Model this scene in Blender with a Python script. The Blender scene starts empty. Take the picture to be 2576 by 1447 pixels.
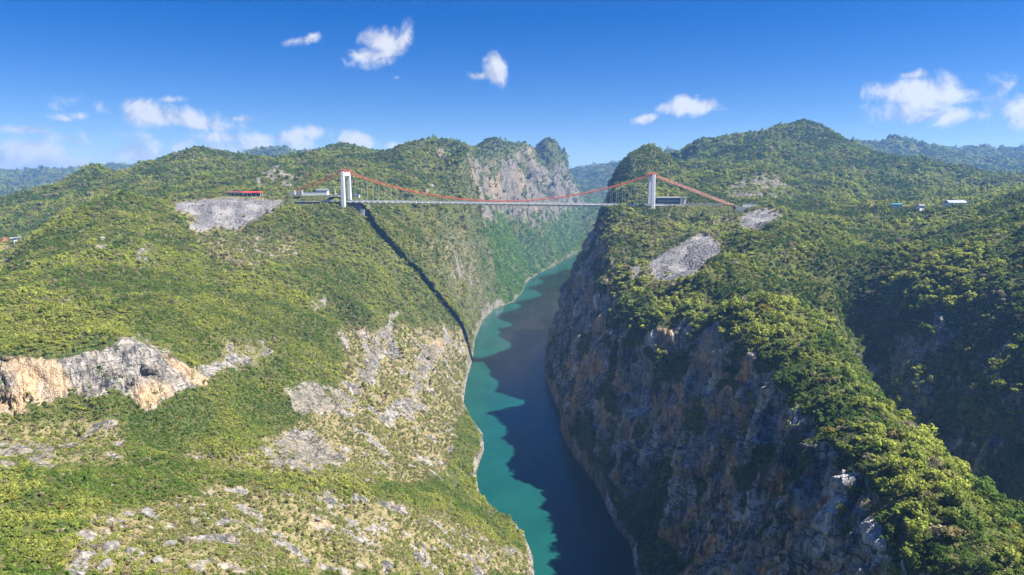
import bpy, math, random
import numpy as np

# ------------------------------------------------------------------ camera
IW, IH = 2576.0, 1447.0            # pixel frame in which positions were read off the photograph
F = 1709.0
HC = 229.0                         # camera height above the river (river surface is z = 0)
HORIZON = 470.0
TH = math.atan((IH / 2 - HORIZON) / F)
CT, ST = math.cos(TH), math.sin(TH)
scn = bpy.context.scene
col = scn.collection
cam = bpy.data.cameras.new('camera')
cam.lens = 36.0 * F / IW
cam.sensor_width = 36.0
cam.clip_start = 1.0
cam.clip_end = 80000.0
camo = bpy.data.objects.new('camera', cam)
col.objects.link(camo)
camo.location = (0, 0, HC)
camo.rotation_euler = (math.pi / 2 - TH, 0, 0)
scn.camera = camo

# ------------------------------------------------------------------ sun and sky
SUN_EL = math.radians(52.0)
SUN_AZ = math.radians(101.0)        # clockwise from +Y (the viewing direction)
SUN = np.array([math.sin(SUN_AZ) * math.cos(SUN_EL), math.cos(SUN_AZ) * math.cos(SUN_EL), math.sin(SUN_EL)])
sl = bpy.data.lights.new('sun', 'SUN')
sl.energy = 4.8
sl.angle = math.radians(0.55)
sl.color = (1.0, 0.94, 0.84)
so = bpy.data.objects.new('sun', sl)
col.objects.link(so)
so.rotation_euler = (math.pi / 2 - SUN_EL, 0, math.pi - SUN_AZ)
so.location = (2000, 0, 2000)
scn.view_settings.view_transform = 'Standard'
scn.view_settings.look = 'None'
scn.view_settings.exposure = 1.72
scn.view_settings.gamma = 1.0
scn.view_settings.use_curve_mapping = False
SKY_STRENGTH = 0.05
cy = scn.cycles
cy.max_bounces = 4; cy.diffuse_bounces = 2; cy.glossy_bounces = 2; cy.transmission_bounces = 2; cy.volume_bounces = 1; cy.transparent_max_bounces = 4
cy.caustics_reflective = False; cy.caustics_refractive = False
cy.use_adaptive_sampling = True; cy.adaptive_threshold = 0.02
cy.use_denoising = True

def ray(u, v):
    x = (u - IW / 2) / F
    y = -(v - IH / 2) / F
    return np.array([x, CT + y * ST, -ST + y * CT])

def P(u, v, Y):
    """a photo pixel at a chosen distance Y ahead of the camera"""
    d = ray(u, v)
    t = Y / d[1]
    return (d[0] * t, Y, HC + d[2] * t)

def PZ(u, v, z):
    """a photo pixel on the level z"""
    d = ray(u, v)
    t = (z - HC) / d[2]
    return (d[0] * t, d[1] * t, z)

def project(X, Y, Z):
    dz = Z - HC
    zc = Y * CT - dz * ST
    yc = Y * ST + dz * CT
    zc = np.maximum(zc, 1e-3)
    return IW / 2 + F * X / zc, IH / 2 - F * yc / zc

# ------------------------------------------------------------------ node helpers
class NT:
    def __init__(self, tree):
        self.t = tree
        self.n = tree.nodes
        self.l = tree.links
    def node(self, typ, **kw):
        n = self.n.new(typ)
        for k, v in kw.items():
            if k == 'ins':
                for kk, vv in v.items():
                    self.put(n.inputs[kk], vv)
            else:
                setattr(n, k, v)
        return n
    def put(self, sock, v):
        if isinstance(v, bpy.types.NodeSocket):
            self.l.new(v, sock)
        elif isinstance(v, bpy.types.Node):
            self.l.new(v.outputs[0], sock)
        else:
            sock.default_value = v
    def math(self, op, a, b=0.0, c=0.0, clamp=False):
        n = self.n.new('ShaderNodeMath'); n.operation = op; n.use_clamp = clamp
        self.put(n.inputs[0], a); self.put(n.inputs[1], b)
        if len(n.inputs) > 2: self.put(n.inputs[2], c)
        return n.outputs[0]
    def mix(self, f, a, b, blend='MIX'):
        n = self.n.new('ShaderNodeMix'); n.data_type = 'RGBA'; n.blend_type = blend
        self.put(n.inputs[0], f)
        self.put(n.inputs[6], a if not isinstance(a, tuple) else (*a, 1.0)[:4])
        self.put(n.inputs[7], b if not isinstance(b, tuple) else (*b, 1.0)[:4])
        return n.outputs[2]
    def noise(self, vec, scale, detail=4.0, rough=0.55, dist=0.0, dim='3D'):
        n = self.n.new('ShaderNodeTexNoise'); n.noise_dimensions = dim
        if vec is not None: self.put(n.inputs['Vector'], vec)
        n.inputs['Scale'].default_value = scale; n.inputs['Detail'].default_value = detail
        n.inputs['Roughness'].default_value = rough; n.inputs['Distortion'].default_value = dist
        return n.outputs['Fac']
    def smooth(self, x, a, b, to0=0.0, to1=1.0):
        n = self.n.new('ShaderNodeMapRange'); n.interpolation_type = 'SMOOTHSTEP'
        self.put(n.inputs[0], x)
        for i, v in enumerate((a, b, to0, to1)): self.put(n.inputs[i + 1], v)
        return n.outputs[0]
    def vmul(self, v, s):
        n = self.n.new('ShaderNodeVectorMath'); n.operation = 'MULTIPLY'
        self.put(n.inputs[0], v); n.inputs[1].default_value = s
        return n.outputs[0]

def material(name):
    m = bpy.data.materials.new(name)
    m.use_nodes = True
    t = NT(m.node_tree)
    b = m.node_tree.nodes['Principled BSDF']
    return m, t, b

def simple(name, colr, rough=0.6, metal=0.0, var=0.15, scale=0.4):
    m, t, b = material(name)
    tc = t.node('ShaderNodeTexCoord')
    n = t.noise(tc.outputs['Object'], scale, 5.0, 0.6)
    f = t.smooth(n, 0.3, 0.7)
    a = tuple(c * (1 - var) for c in colr); c2 = tuple(min(1, c * (1 + var)) for c in colr)
    t.put(b.inputs['Base Color'], t.mix(f, a, c2))
    b.inputs['Roughness'].default_value = rough
    b.inputs['Metallic'].default_value = metal
    return m

# ------------------------------------------------------------------ world: sky with scattered cumulus
def build_world():
    w = bpy.data.worlds.new('World')
    scn.world = w
    w.use_nodes = True
    t = NT(w.node_tree)
    for n in list(t.n): t.n.remove(n)
    out = t.node('ShaderNodeOutputWorld')
    sky = t.node('ShaderNodeTexSky', sky_type='NISHITA')
    sky.sun_disc = False
    sky.sun_elevation = SUN_EL
    sky.sun_rotation = SUN_AZ
    sky.altitude = 2000.0
    sky.air_density = 1.0
    sky.dust_density = 0.1
    sky.ozone_density = 3.0
    hs = t.node('ShaderNodeHueSaturation')
    hs.inputs['Saturation'].default_value = 1.5
    hs.inputs['Hue'].default_value = 0.518
    hs.inputs['Value'].default_value = 0.76
    t.put(hs.inputs['Color'], sky.outputs[0])
    bg = t.node('ShaderNodeBackground')
    bg.inputs['Strength'].default_value = SKY_STRENGTH
    t.put(bg.inputs['Color'], hs.outputs[0])
    # direction -> azimuth / elevation plane (radians)
    tc = t.node('ShaderNodeTexCoord')
    sep = t.node('ShaderNodeSeparateXYZ', ins={0: tc.outputs['Generated']})
    az = t.math('ARCTAN2', sep.outputs[0], sep.outputs[1])
    el = t.math('ARCSINE', sep.outputs[2])
    comb = t.node('ShaderNodeCombineXYZ', ins={0: az, 1: el})
    # cloud shapes: (u, v, half width, half height, tilt, edge softness, weight)
    CL = [(745, 103, 55, 16, -0.18, .8, .9), (785, 92, 20, 8, -.5, .7, .7),
          (955, 102, 68, 36, -.15, .9, 1.25), (915, 137, 62, 26, -.15, .9, 1.2),
          (1240, 182, 30, 34, 0.2, .8, 1.15), (1205, 192, 55, 15, .1, .8, 1.1), (1160, 184, 16, 10, 0, .8, .8),
          (995, 195, 22, 10, -.2, .8, .7), (1040, 200, 14, 6, -.2, .8, .5),
          (1745, 264, 74, 22, .1, .9, 1.2), (1755, 240, 30, 8, 0, .8, .8),
          (1622, 301, 28, 12, -.1, .8, .9), (1880, 290, 40, 5, -.05, .7, .6),
          (2290, 225, 110, 30, .12, 1.0, .95), (2290, 187, 45, 12, .05, .9, .9), (2430, 238, 130, 36, .1, 1.1, 1.05),
          (2420, 288, 180, 26, .05, 1.1, 1.1), (2560, 272, 130, 42, -.1, 1.1, 1.15), (2545, 210, 18, 16, 0, .9, .7),
          (380, 288, 110, 28, .12, 1.2, 1.15), (500, 305, 120, 28, .15, 1.3, 1.0), (620, 300, 70, 14, 0, 1.2, .8),
          (430, 250, 50, 12, -.1, 1.2, .7), (160, 300, 24, 10, 0, 1.0, .7), (212, 292, 32, 12, -.15, 1., .8),
          (35, 325, 60, 14, 0, 1., 1.0),
          (790, 335, 55, 28, -.1, .9, 1.25), (735, 350, 110, 24, 0, 1., 1.15), (905, 357, 48, 28, 0, .8, 1.2),
          (660, 350, 60, 16, 0, 1., .9), (560, 348, 130, 24, 0.05, 1.3, .95), (640, 375, 170, 26, 0, 1.3, 1.05),
          (320, 388, 140, 38, 0, 1.2, 1.3), (110, 378, 80, 26, 0, 1.1, 1.2), (200, 355, 90, 22, .1, 1.2, 1.0),
          (30, 402, 110, 44, 0, 1.2, 1.2), (180, 412, 240, 30, 0, 1.4, 1.2), (440, 380, 120, 30, 0, 1.3, 1.0),
          (1000, 367, 36, 12, 0, 1., 1.0)]
    field = None
    n1 = t.noise(comb.outputs[0], 16.0, 7.0, 0.60, 0.25, '2D')
    off = t.node('ShaderNodeVectorMath', operation='ADD', ins={0: comb.outputs[0]})
    off.inputs[1].default_value = (0.010, 0.014, 0)
    n2 = t.noise(off.outputs[0], 16.0, 5.0, 0.60, 0.25, '2D')
    for (u, v, a, b, tilt, soft, wt) in CL:
        d = ray(u, v); d = d / np.linalg.norm(d)
        mp = t.node('ShaderNodeMapping', vector_type='TEXTURE', ins={'Vector': comb.outputs[0]})
        mp.inputs['Location'].default_value = (math.atan2(d[0], d[1]), math.asin(d[2]), 0)
        mp.inputs['Rotation'].default_value = (0, 0, -tilt)
        mp.inputs['Scale'].default_value = (a / F / 0.8 * 2.15, b / F / 0.8 * 2.15, 1)
        gr = t.node('ShaderNodeTexGradient', gradient_type='SPHERICAL', ins={0: mp.outputs[0]})
        g = t.math('MULTIPLY', gr.outputs[1], .45 + .55 * wt)
        field = g if field is None else t.math('MAXIMUM', field, g)
    # 1 - |p| with the ellipse edge at 0.583 -> rescale so that the edge is 0 and the middle about 1
    field = t.math('SUBTRACT', t.math('MULTIPLY', field, 2.0), 1.0)
    amp = 2.6
    dens = t.math('ADD', field, t.math('MULTIPLY', t.math('SUBTRACT', n1, 0.56), amp))
    near = t.smooth(field, -0.75, 0.05)
    alpha = t.math('MULTIPLY', t.smooth(dens, .12, .85), near)
    alpha = t.math('MULTIPLY', alpha, 0.88)
    lit = t.math('ADD', t.math('MULTIPLY', t.math('SUBTRACT', n1, n2), 1.6), t.math('MULTIPLY', dens, 0.10))
    shade = t.smooth(lit, -0.30, 0.25)
    ccol = t.mix(shade, (0.46, 0.53, 0.70), (0.92, 0.93, 0.95))
    bg2 = t.node('ShaderNodeBackground')
    bg2.inputs['Strength'].default_value = 0.31
    t.put(bg2.inputs['Color'], ccol)
    ms = t.node('ShaderNodeMixShader')
    t.put(ms.inputs[0], alpha); t.put(ms.inputs[1], bg); t.put(ms.inputs[2], bg2)
    t.l.new(ms.outputs[0], out.inputs[0])
    w.cycles.sampling_method = 'MANUAL'
    w.cycles.sample_map_resolution = 256
build_world()

# ------------------------------------------------------------------ numpy gradient noise
RNG = np.random.default_rng(11)
PERM = RNG.permutation(256).astype(np.int32)
PERM = np.concatenate([PERM, PERM, PERM])
G3 = RNG.normal(size=(256, 3)).astype(np.float32)
G3 /= np.linalg.norm(G3, axis=1)[:, None]
A2 = RNG.uniform(0, 2 * np.pi, 256).astype(np.float32)
G2 = np.stack([np.cos(A2), np.sin(A2)], 1)

def fade(t): return t * t * t * (t * (t * 6 - 15) + 10)

def perlin2(x, y, seed=0):
    x = np.asarray(x, np.float32) + seed * 17.31; y = np.asarray(y, np.float32) - seed * 9.77
    xi = np.floor(x).astype(np.int32); yi = np.floor(y).astype(np.int32)
    xf = x - xi; yf = y - yi
    xi &= 255; yi &= 255
    u = fade(xf); v = fade(yf)
    def g(ix, iy, fx, fy):
        h = PERM[PERM[ix & 255] + (iy & 255)]
        gg = G2[h]
        return gg[..., 0] * fx + gg[..., 1] * fy
    a = g(xi, yi, xf, yf); b = g(xi + 1, yi, xf - 1, yf)
    c = g(xi, yi + 1, xf, yf - 1); d = g(xi + 1, yi + 1, xf - 1, yf - 1)
    return (a + u * (b - a)) * (1 - v) + (c + u * (d - c)) * v

def perlin3(x, y, z, seed=0):
    x = np.asarray(x, np.float32) + seed * 13.7; y = np.asarray(y, np.float32) - seed * 7.3; z = np.asarray(z, np.float32) + seed * 3.1
    xi = np.floor(x).astype(np.int32); yi = np.floor(y).astype(np.int32); zi = np.floor(z).astype(np.int32)
    xf = x - xi; yf = y - yi; zf = z - zi
    u = fade(xf); v = fade(yf); w = fade(zf)
    def g(dx, dy, dz):
        h = PERM[PERM[PERM[(xi + dx) & 255] + ((yi + dy) & 255)] + ((zi + dz) & 255)]
        gg = G3[h]
        return gg[..., 0] * (xf - dx) + gg[..., 1] * (yf - dy) + gg[..., 2] * (zf - dz)
    def lx(dy, dz):
        a = g(0, dy, dz)
        return a + u * (g(1, dy, dz) - a)
    a = lx(0, 0); a = a + v * (lx(1, 0) - a)
    b = lx(0, 1); b = b + v * (lx(1, 1) - b)
    return a + w * (b - a)

def cells(x, y, z, seed=0):
    """random value of the nearest jittered lattice point: flat facets with sharp steps"""
    p = np.stack([x, y, z], -1).astype(np.float32); b = np.floor(p).astype(np.int32)
    best = np.full(len(p), 9e9, np.float32); val = np.zeros(len(p), np.float32)
    for dx in (-1, 0, 1):
        for dy in (-1, 0, 1):
            for dz in (-1, 0, 1):
                c = b + np.array([dx, dy, dz], np.int32)
                h = PERM[PERM[PERM[(c[:, 0] + seed) & 255] + (c[:, 1] & 255)] + (c[:, 2] & 255)]
                q = c + .5 + G3[h] * .45
                d2 = ((p - q) ** 2).sum(1)
                k = d2 < best
                best[k] = d2[k]; val[k] = (PERM[(h[k] + 91) & 255] / 127.5) - 1
    return val

def fbm2(x, y, lam, octs, gain=0.5, seed=0):
    s = 0; a = 1.0; f = 1.0 / lam
    for o in range(octs):
        s = s + a * perlin2(x * f, y * f, seed + o)
        a *= gain; f *= 2.03
    return s

def sstep(x, a, b):
    t = np.clip((x - a) / (b - a), 0, 1)
    return t * t * (3 - 2 * t)

# ------------------------------------------------------------------ the river banks (photo pixels on the water level)
LB = [(1343, 1447), (1340, 1400), (1318, 1345), (1290, 1310), (1240, 1280), (1205, 1245), (1197, 1190), (1218, 1130),
      (1213, 1090), (1180, 1045), (1165, 1010), (1175, 950), (1188, 905), (1195, 850), (1215, 805), (1240, 780),
      (1290, 760), (1315, 735), (1325, 708), (1360, 685), (1400, 665), (1440, 640), (1475, 622)]
RB = [(1600, 1447), (1590, 1380), (1545, 1320), (1520, 1260), (1495, 1215), (1460, 1170), (1430, 1130), (1410, 1085),
      (1408, 1040), (1385, 985), (1370, 950), (1372, 900)]
lb = sorted([PZ(u, v, 0.0)[:2][::-1] for u, v in LB])
rb = sorted([PZ(u, v, 0.0)[:2][::-1] for u, v in RB])
lb = [(-3000, -60), (-400, -40), (0, 6), (200, 14)] + lb + [(2700, 430), (2800, 640), (2900, 1200), (40000, 60000)]
rb = [(-3000, 40), (-400, 40), (0, 88), (200, 82)] + rb + [(1000, 62), (1300, 104), (1500, 128), (1863, 190), (2300, 290), (2500, 400), (2620, 640), (2720, 1200), (39000, 60000)]
LBY = np.array([a for a, b in lb]); LBX = np.array([b for a, b in lb])
RBY = np.array([a for a, b in rb]); RBX = np.array([b for a, b in rb])
def banks(Y):
    return np.interp(Y, LBY, LBX), np.interp(Y, RBY, RBX)

# ------------------------------------------------------------------ the bridge line (needed by the terrain: its shadow crosses the left slope)
BL = np.array(P(872, 507, 872))     # deck at the left tower
BR = np.array(P(1638, 517, 850))    # deck at the right tower
AX = (BR - BL); SPAN = float(np.linalg.norm(AX[:2])); AXN = AX / np.linalg.norm(AX)
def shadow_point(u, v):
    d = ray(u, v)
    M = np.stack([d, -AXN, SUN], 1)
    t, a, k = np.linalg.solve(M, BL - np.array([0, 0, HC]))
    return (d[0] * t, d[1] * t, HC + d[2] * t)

# ------------------------------------------------------------------ terrain control points
CP = []
def add(*pts):
    for p in pts: CP.append(P(*p))
def crest(*pts):
    """summit points with ground that falls away behind them"""
    for p in pts:
        q = P(*p); CP.append(q)
        Y2 = q[1] * 1.055
        CP.append((q[0] * Y2 / q[1], Y2, q[2] - .026 * q[1]))
def W(*pts):
    for p in pts: CP.append(p)
# left foreground shoulder
add((0, 1447, 150), (300, 1447, 165), (640, 1447, 195), (900, 1447, 245), (1100, 1447, 300), (1250, 1447, 345),
    (0, 1320, 190), (300, 1320, 210), (640, 1320, 240), (900, 1320, 290), (1100, 1330, 345),
    (0, 1200, 235), (300, 1195, 255), (640, 1195, 290), (900, 1215, 340), (1050, 1235, 385), (1150, 1250, 440),
    (0, 1165, 264), (300, 1160, 287), (640, 1165, 327), (900, 1190, 375), (1080, 1190, 430))
W((-60, 60, 150), (-150, 60, 158), (-300, 100, 165), (-10, 60, 60), (-20, 150, 75), (-250, 230, 135), (-420, 250, 140), (-500, 0, 180), (-60, -200, 160), (-440, 430, 150))
# ledges and the left rock band
add((0, 1100, 300), (250, 1100, 320), (500, 1100, 345), (700, 1100, 390), (900, 1100, 430), (1050, 1100, 490), (1150, 1100, 540),
    (0, 1050, 320), (200, 1035, 335), (330, 1040, 345), (480, 960, 375),
    (0, 895, 333), (100, 893, 340), (200, 880, 350), (340, 860, 365), (480, 910, 388),
    (0, 780, 400), (200, 780, 420), (400, 780, 440), (600, 800, 480), (600, 950, 420), (800, 950, 470), (800, 800, 560),
    (950, 950, 530), (950, 800, 640), (1080, 950, 640), (1130, 1000, 660), (1000, 1000, 560),
    (0, 704, 500), (28, 672, 540), (55, 640, 575), (80, 606, 612), (0, 702, 530), (0, 702, 565), (20, 690, 590), (-60, 702, 520), (-60, 702, 580), (0, 690, 620), (10, 680, 660), (30, 656, 710), (55, 633, 770), (80, 615, 820), (200, 690, 510), (400, 680, 560), (600, 680, 620), (800, 680, 700), (900, 700, 740))
# left hill, gravel, deck platform
add((150, 600, 600), (300, 600, 620), (300, 540, 680), (300, 485, 730), (200, 515, 690), (130, 560, 650), (400, 500, 770), (450, 545, 740),
    (600, 610, 760), (750, 600, 790), (440, 520, 800), (470, 570, 775), (600, 572, 785), (715, 514, 845), (560, 508, 850), (640, 540, 815),
    (600, 496, 900), (760, 512, 872), (820, 516, 862), (870, 520, 858), (905, 524, 868), (860, 575, 820), 
    (20, 660, 740), (30, 615, 880), (80, 600, 900), (30, 640, 800), (-150, 640, 800), (-150, 600, 900))
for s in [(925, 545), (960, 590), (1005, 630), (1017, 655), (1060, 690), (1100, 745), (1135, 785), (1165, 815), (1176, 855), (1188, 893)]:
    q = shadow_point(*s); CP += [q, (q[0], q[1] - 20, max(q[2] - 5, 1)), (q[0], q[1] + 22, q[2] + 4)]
# left bank behind the bridge
add((1100, 600, 940), (1200, 600, 1060), (1200, 700, 1060), (1230, 740, 1120), (1000, 560, 930), (1000, 520, 980), (1150, 520, 1060), (920, 505, 960),
    (1238, 530, 1130), (1246, 600, 1130), (1252, 680, 1150), (1240, 750, 1190), (1270, 620, 1650), (1300, 600, 1850), (1350, 640, 1900), (1275, 710, 1480),
    (1250, 545, 1800), (1330, 585, 1950), (1400, 600, 2150), (1450, 600, 2350))
W((-540, 830, 175), (-480, 860, 192), (-620, 760, 150), (-600, 650, 148), (-520, 560, 146))
W((-55, 1350, 70), (-110, 1350, 160), (-150, 1500, 200))
# cliff mountain
add((1220, 450, 1850), (1300, 450, 1930), (1330, 540, 1935), (1240, 400, 1880), (1330, 390, 2080), (1300, 400, 1990), (1380, 450, 2300), (1400, 540, 2330), (1430, 470, 2500), (1440, 560, 2480), (1420, 600, 2300), (1195, 378, 1760), (1182, 372, 1700))
crest((1215, 352, 1950), (1245, 343, 1960), (1290, 360, 2030), (1330, 342, 2110), (1350, 366, 2250), (1390, 350, 2400), (1412, 354, 2470), (1430, 375, 2520), (1445, 425, 2560))
add((1490, 540, 3050), (1480, 490, 3150), (1465, 470, 2900))
W((-60, 2450, 250), (60, 2600, 240), (250, 2850, 190), (100, 2900, 200))
# left hills behind the bridge
crest((1150, 343, 1350), (1165, 353, 1355), (1100, 353, 1370), (1050, 356, 1350), (1000, 372, 1370), (945, 396, 1400), (905, 384, 1450))
add((1188, 382, 1320), (1205, 430, 1270), (1215, 480, 1210), (1100, 430, 1250), (1000, 430, 1200), (900, 430, 1150),
    (1000, 480, 1060), (1100, 480, 1110), 
    (450, 440, 1150), (600, 440, 1100), (700, 415, 1200), (690, 424, 1060), (690, 475, 1015), (650, 475, 1010), (735, 475, 1020), (640, 440, 1060), (740, 435, 1070), (560, 480, 960), (800, 440, 1100), (830, 470, 1020), (800, 492, 930), (700, 492, 930),
    (250, 416, 1250), (200, 440, 1200), (120, 480, 1150), (60, 510, 1100), (0, 535, 1050), (150, 540, 1000), (250, 500, 960), (0, 590, 950), (100, 580, 900), (285, 440, 1230), (310, 470, 1100))
W((-250, 1600, 265), (-100, 1650, 280), (-480, 2000, 260), (-900, 1600, 220), (-600, 1600, 270), (-1000, 1450, 190), (-1100, 1100, 165), (-1100, 900, 150), (-800, 600, 150), (-700, 450, 148), (-1400, 2200, 170), (-700, 2300, 230), (-300, 2600, 240))
add((640, 408, 1310), (690, 405, 1310), (735, 396, 1330), (600, 396, 1310), (950, 394, 1330), (945, 390, 1700), (905, 384, 1330), (1188, 388, 1850), (1185, 388, 1950), (400, 402, 1285), (310, 440, 1210))
crest((870, 365, 1700), (820, 366, 1650), (740, 390, 1500), (690, 412, 1450), (640, 414, 1400), (580, 390, 1350), (540, 384, 1320), (490, 370, 1300), (430, 388, 1300), (390, 408, 1290), (345, 416, 1270), (312, 446, 1250))
# far left
add((0, 436, 4500), (60, 432, 4500), (130, 434, 4400), (190, 442, 4200), (0, 500, 3000), (100, 475, 3500), (300, 418, 5200), (265, 424, 5200), (690, 368, 3700), (640, 377, 3650), (735, 384, 3700), (560, 400, 3900), (-300, 440, 4500))
# right cliff and ridge
add((1640, 520, 850), (1530, 522, 868), (1505, 555, 868), (1480, 610, 885), (1450, 660, 895), (1425, 700, 905), (1580, 520, 860),
    (1515, 690, 650), (1560, 760, 575), (1590, 795, 520), (1650, 795, 492), (1690, 782, 500), (1722, 800, 480), (1800, 790, 440), (1870, 830, 400), (1900, 880, 360),
    (1940, 950, 320), (2000, 1010, 290), (2060, 1100, 255), (2130, 1180, 230), (2200, 1270, 205), (2280, 1360, 185), (2340, 1447, 168),
    (1800, 950, 402), (1800, 1150, 372), (1800, 1350, 345), (1700, 900, 470), (1700, 1100, 430), (1650, 1250, 420), (1700, 1400, 370), (1950, 1100, 302), (1950, 1300, 285), (2100, 1300, 232),
    (2150, 1447, 207), (1950, 1447, 250), (1800, 1447, 300), (1600, 900, 500), (1500, 900, 690), (1450, 800, 770), (1550, 1050, 510), (1500, 780, 690),
    (1900, 700, 500), (1850, 640, 540), (1780, 690, 510), (1735, 750, 490), (1900, 590, 620), (1960, 560, 680), (1800, 630, 700), (1850, 600, 730), (1740, 690, 610), (2000, 600, 620), (1990, 548, 720), (2100, 700, 480), (2100, 800, 400), (2150, 900, 340), (2200, 1000, 290), (2300, 1150, 225), (2400, 1250, 195), (2450, 1350, 175), (2500, 1447, 160),
    (2300, 850, 452), (2400, 900, 425), (2500, 1000, 360), (2400, 1100, 372), (2300, 760, 482), (2400, 700, 465), (2500, 700, 436), (2500, 850, 405), (2300, 960, 430),
    (2350, 660, 500), (2450, 610, 520), (2550, 535, 580), (2576, 505, 620), (2576, 700, 430), (2576, 850, 385), (2576, 1000, 350), (2290, 690, 500), (2250, 640, 620), (2200, 580, 700), (2350, 565, 680), (2450, 545, 700),
    (2300, 525, 800), (2150, 522, 830), (2400, 520, 860), (1900, 517, 860), (1760, 522, 850), (2000, 508, 900), (2500, 508, 900),
    (1700, 650, 640), (1800, 600, 700), (1640, 690, 620), (1900, 560, 760), (1600, 600, 780), (1600, 650, 720), (1700, 560, 800))
for q in [(1515, 690, 650), (1560, 760, 575), (1590, 795, 520), (1650, 795, 492), (1722, 800, 480), (1800, 790, 440), (1870, 830, 400), (1900, 880, 360), (1940, 950, 320), (2000, 1010, 290), (2060, 1100, 255), (2130, 1180, 230), (2200, 1270, 205), (2280, 1360, 185), (2340, 1447, 168)]:
    x_, y_, z_ = P(*q)
    W((x_ + 9, y_ + 1, z_ + 4), (x_ + 24, y_ + 2, z_ + 7), (x_ - 6, y_ - 2, z_ - 14))
W((228, 330, 62), (218, 260, 62), (236, 400, 72), (240, 455, 85), (215, 180, 70), (256, 520, 98), (255, 470, 80), (256, 420, 70), (254, 360, 64), (250, 300, 62), (318, 560, 180), (315, 360, 175), (318, 300, 176), (312, 240, 178))
W((100, 110, 128), (105, 40, 125), (110, -120, 125), (160, 60, 128), (230, 0, 80), (330, 150, 190), (360, 250, 205), (400, 330, 215), (450, 450, 225), (550, 620, 245), (700, 800, 260), (700, 400, 260), (600, 100, 240), (900, 1100, 240))
# right mountains
crest((1640, 364, 1200), (1620, 372, 1195), (1660, 376, 1205), (1595, 388, 1190), (1570, 403, 1180), (1760, 344, 1620), (1810, 346, 1620), (1870, 332, 1640), (1920, 336, 1750), (1980, 319, 1750), (2010, 307, 1640), (2040, 304, 1620), (2075, 320, 1600), (2110, 341, 1560))
add((1540, 430, 1150), (1708, 420, 1560), (1715, 412, 1600), (1732, 380, 1600), (1905, 348, 1600), (1533, 470, 1130), (1531, 510, 1110), (1690, 405, 1230), (1712, 440, 1180), (1600, 450, 1090), (1650, 450, 1090),
    (1840, 380, 1480), (1885, 364, 1380), 
    (2200, 385, 1450), (2300, 412, 1350), (2400, 447, 1250), (2470, 487, 1150), (2200, 450, 1200), (2050, 450, 1150), (2000, 390, 1350), (1900, 425, 1110), (1910, 490, 1010), (1980, 492, 1010), (1850, 492, 1000), (1750, 470, 1050), (1700, 492, 970),
    (1860, 440, 1090), (1640, 482, 1040), (1600, 508, 940), (1980, 450, 1090), (2100, 492, 1000), (2300, 492, 1000), (1800, 420, 1250))
W((140, 1140, 90), (205, 1300, 268), (248, 1320, 290), (282, 1500, 300), (235, 1500, 270), (262, 1680, 274), (310, 1690, 290), (145, 1000, 221), (152, 1050, 230), (112, 1000, 120), (100, 720, 158), (103, 780, 172), (107, 830, 184), (150, 1300, 110), (178, 1500, 120), (310, 1850, 225), (420, 1900, 240), (700, 2050, 260), (900, 1700, 260), (1100, 1500, 240), (500, 2300, 220), (330, 1400, 235))
# far right, far middle
add((2120, 342, 2800), (2150, 336, 2800), (2178, 358, 2820), (2205, 362, 2850), (2240, 340, 2900), (2268, 354, 2900), (2295, 382, 3000), (2328, 376, 3100), (2352, 356, 3200), (2374, 378, 3200), (2396, 366, 3300), (2420, 360, 3300), (2452, 384, 3350), (2487, 370, 3500), (2522, 390, 3600), (2560, 380, 3700), (2590, 392, 3800), (2720, 390, 3800), (2300, 430, 2400), (2480, 450, 2200), (2576, 480, 2000), (2400, 405, 2900),
    (2540, 378, 6000), (1690, 374, 3600), (1670, 380, 3600), (1712, 385, 3600), (1450, 432, 4600), (1500, 421, 4600), (1540, 420, 4600), (1600, 410, 4700), (1480, 470, 3600), (1520, 500, 3200))
for k in range(-6, 13):
    a = math.radians(k * 15.0)
    for R, z in ((7500, 190), (12000, 150), (30000, 60)):
        W((R * math.sin(a), R * math.cos(a), z))
W((-2500, -500, 200), (2500, -500, 220), (0, -3000, 200), (-3000, 1500, 190), (3000, 1200, 240), (-4000, 3500, 220))
# water edges
for y in list(range(-200, 2600, 60)):
    xl, xr = banks(y)
    W((xl - 1.5, y, 1.0), (xr + 1.5, y, 1.5))
CP = np.array(CP, float)

def relief(X, Y):
    """karst humps, gullies and rough ground added to the interpolated surface"""
    r = np.hypot(X, Y)
    xl, xr = banks(Y)
    s = np.maximum(xl - X, X - xr)
    far = sstep(r, 2500, 3000); m2 = sstep(r, 950, 1500); mid = sstep(s, 6, 45)
    z = far * (fbm2(X, Y, 420.0, 2, 0.5, 3) * 30.0 - (np.abs(perlin2(X / 190.0, Y / 190.0, 5)) - 0.2) * 45.0)
    z = z + m2 * (1 - .5 * far) * (fbm2(X, Y, 130.0, 3, 0.5, 3) * 9.0 - (np.abs(perlin2(X / 120.0, Y / 120.0, 5)) - 0.2) * 11.0)
    z = z + mid * (fbm2(X, Y, 75.0, 2, 0.5, 21) * 8.5 - (np.abs(perlin2(X / 52.0, Y / 52.0, 25)) - .2) * 9.0)
    rib = sstep(xl - X, 10, 40) * sstep(xl - X, 190, 110) * sstep(Y, 430, 520) * sstep(Y, 1250, 1100)      # rock ribs running down to the water
    z = z + rib * (.2 - np.abs(perlin2((Y + 12 * perlin2(X / 40, Y / 40, 35)) / 34.0, X / 150.0, 33))) * 26.0
    return z + mid * fbm2(X, Y, 22.0, 4, 0.55, 31) * 2.6
CP[:, 2] -= relief(CP[:, 0], CP[:, 1])

def lp(X, Y):
    r = np.hypot(X, Y + 40.0)
    return np.arctan2(X, Y + 40.0), np.log(np.maximum(r, 20.0))

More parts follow.
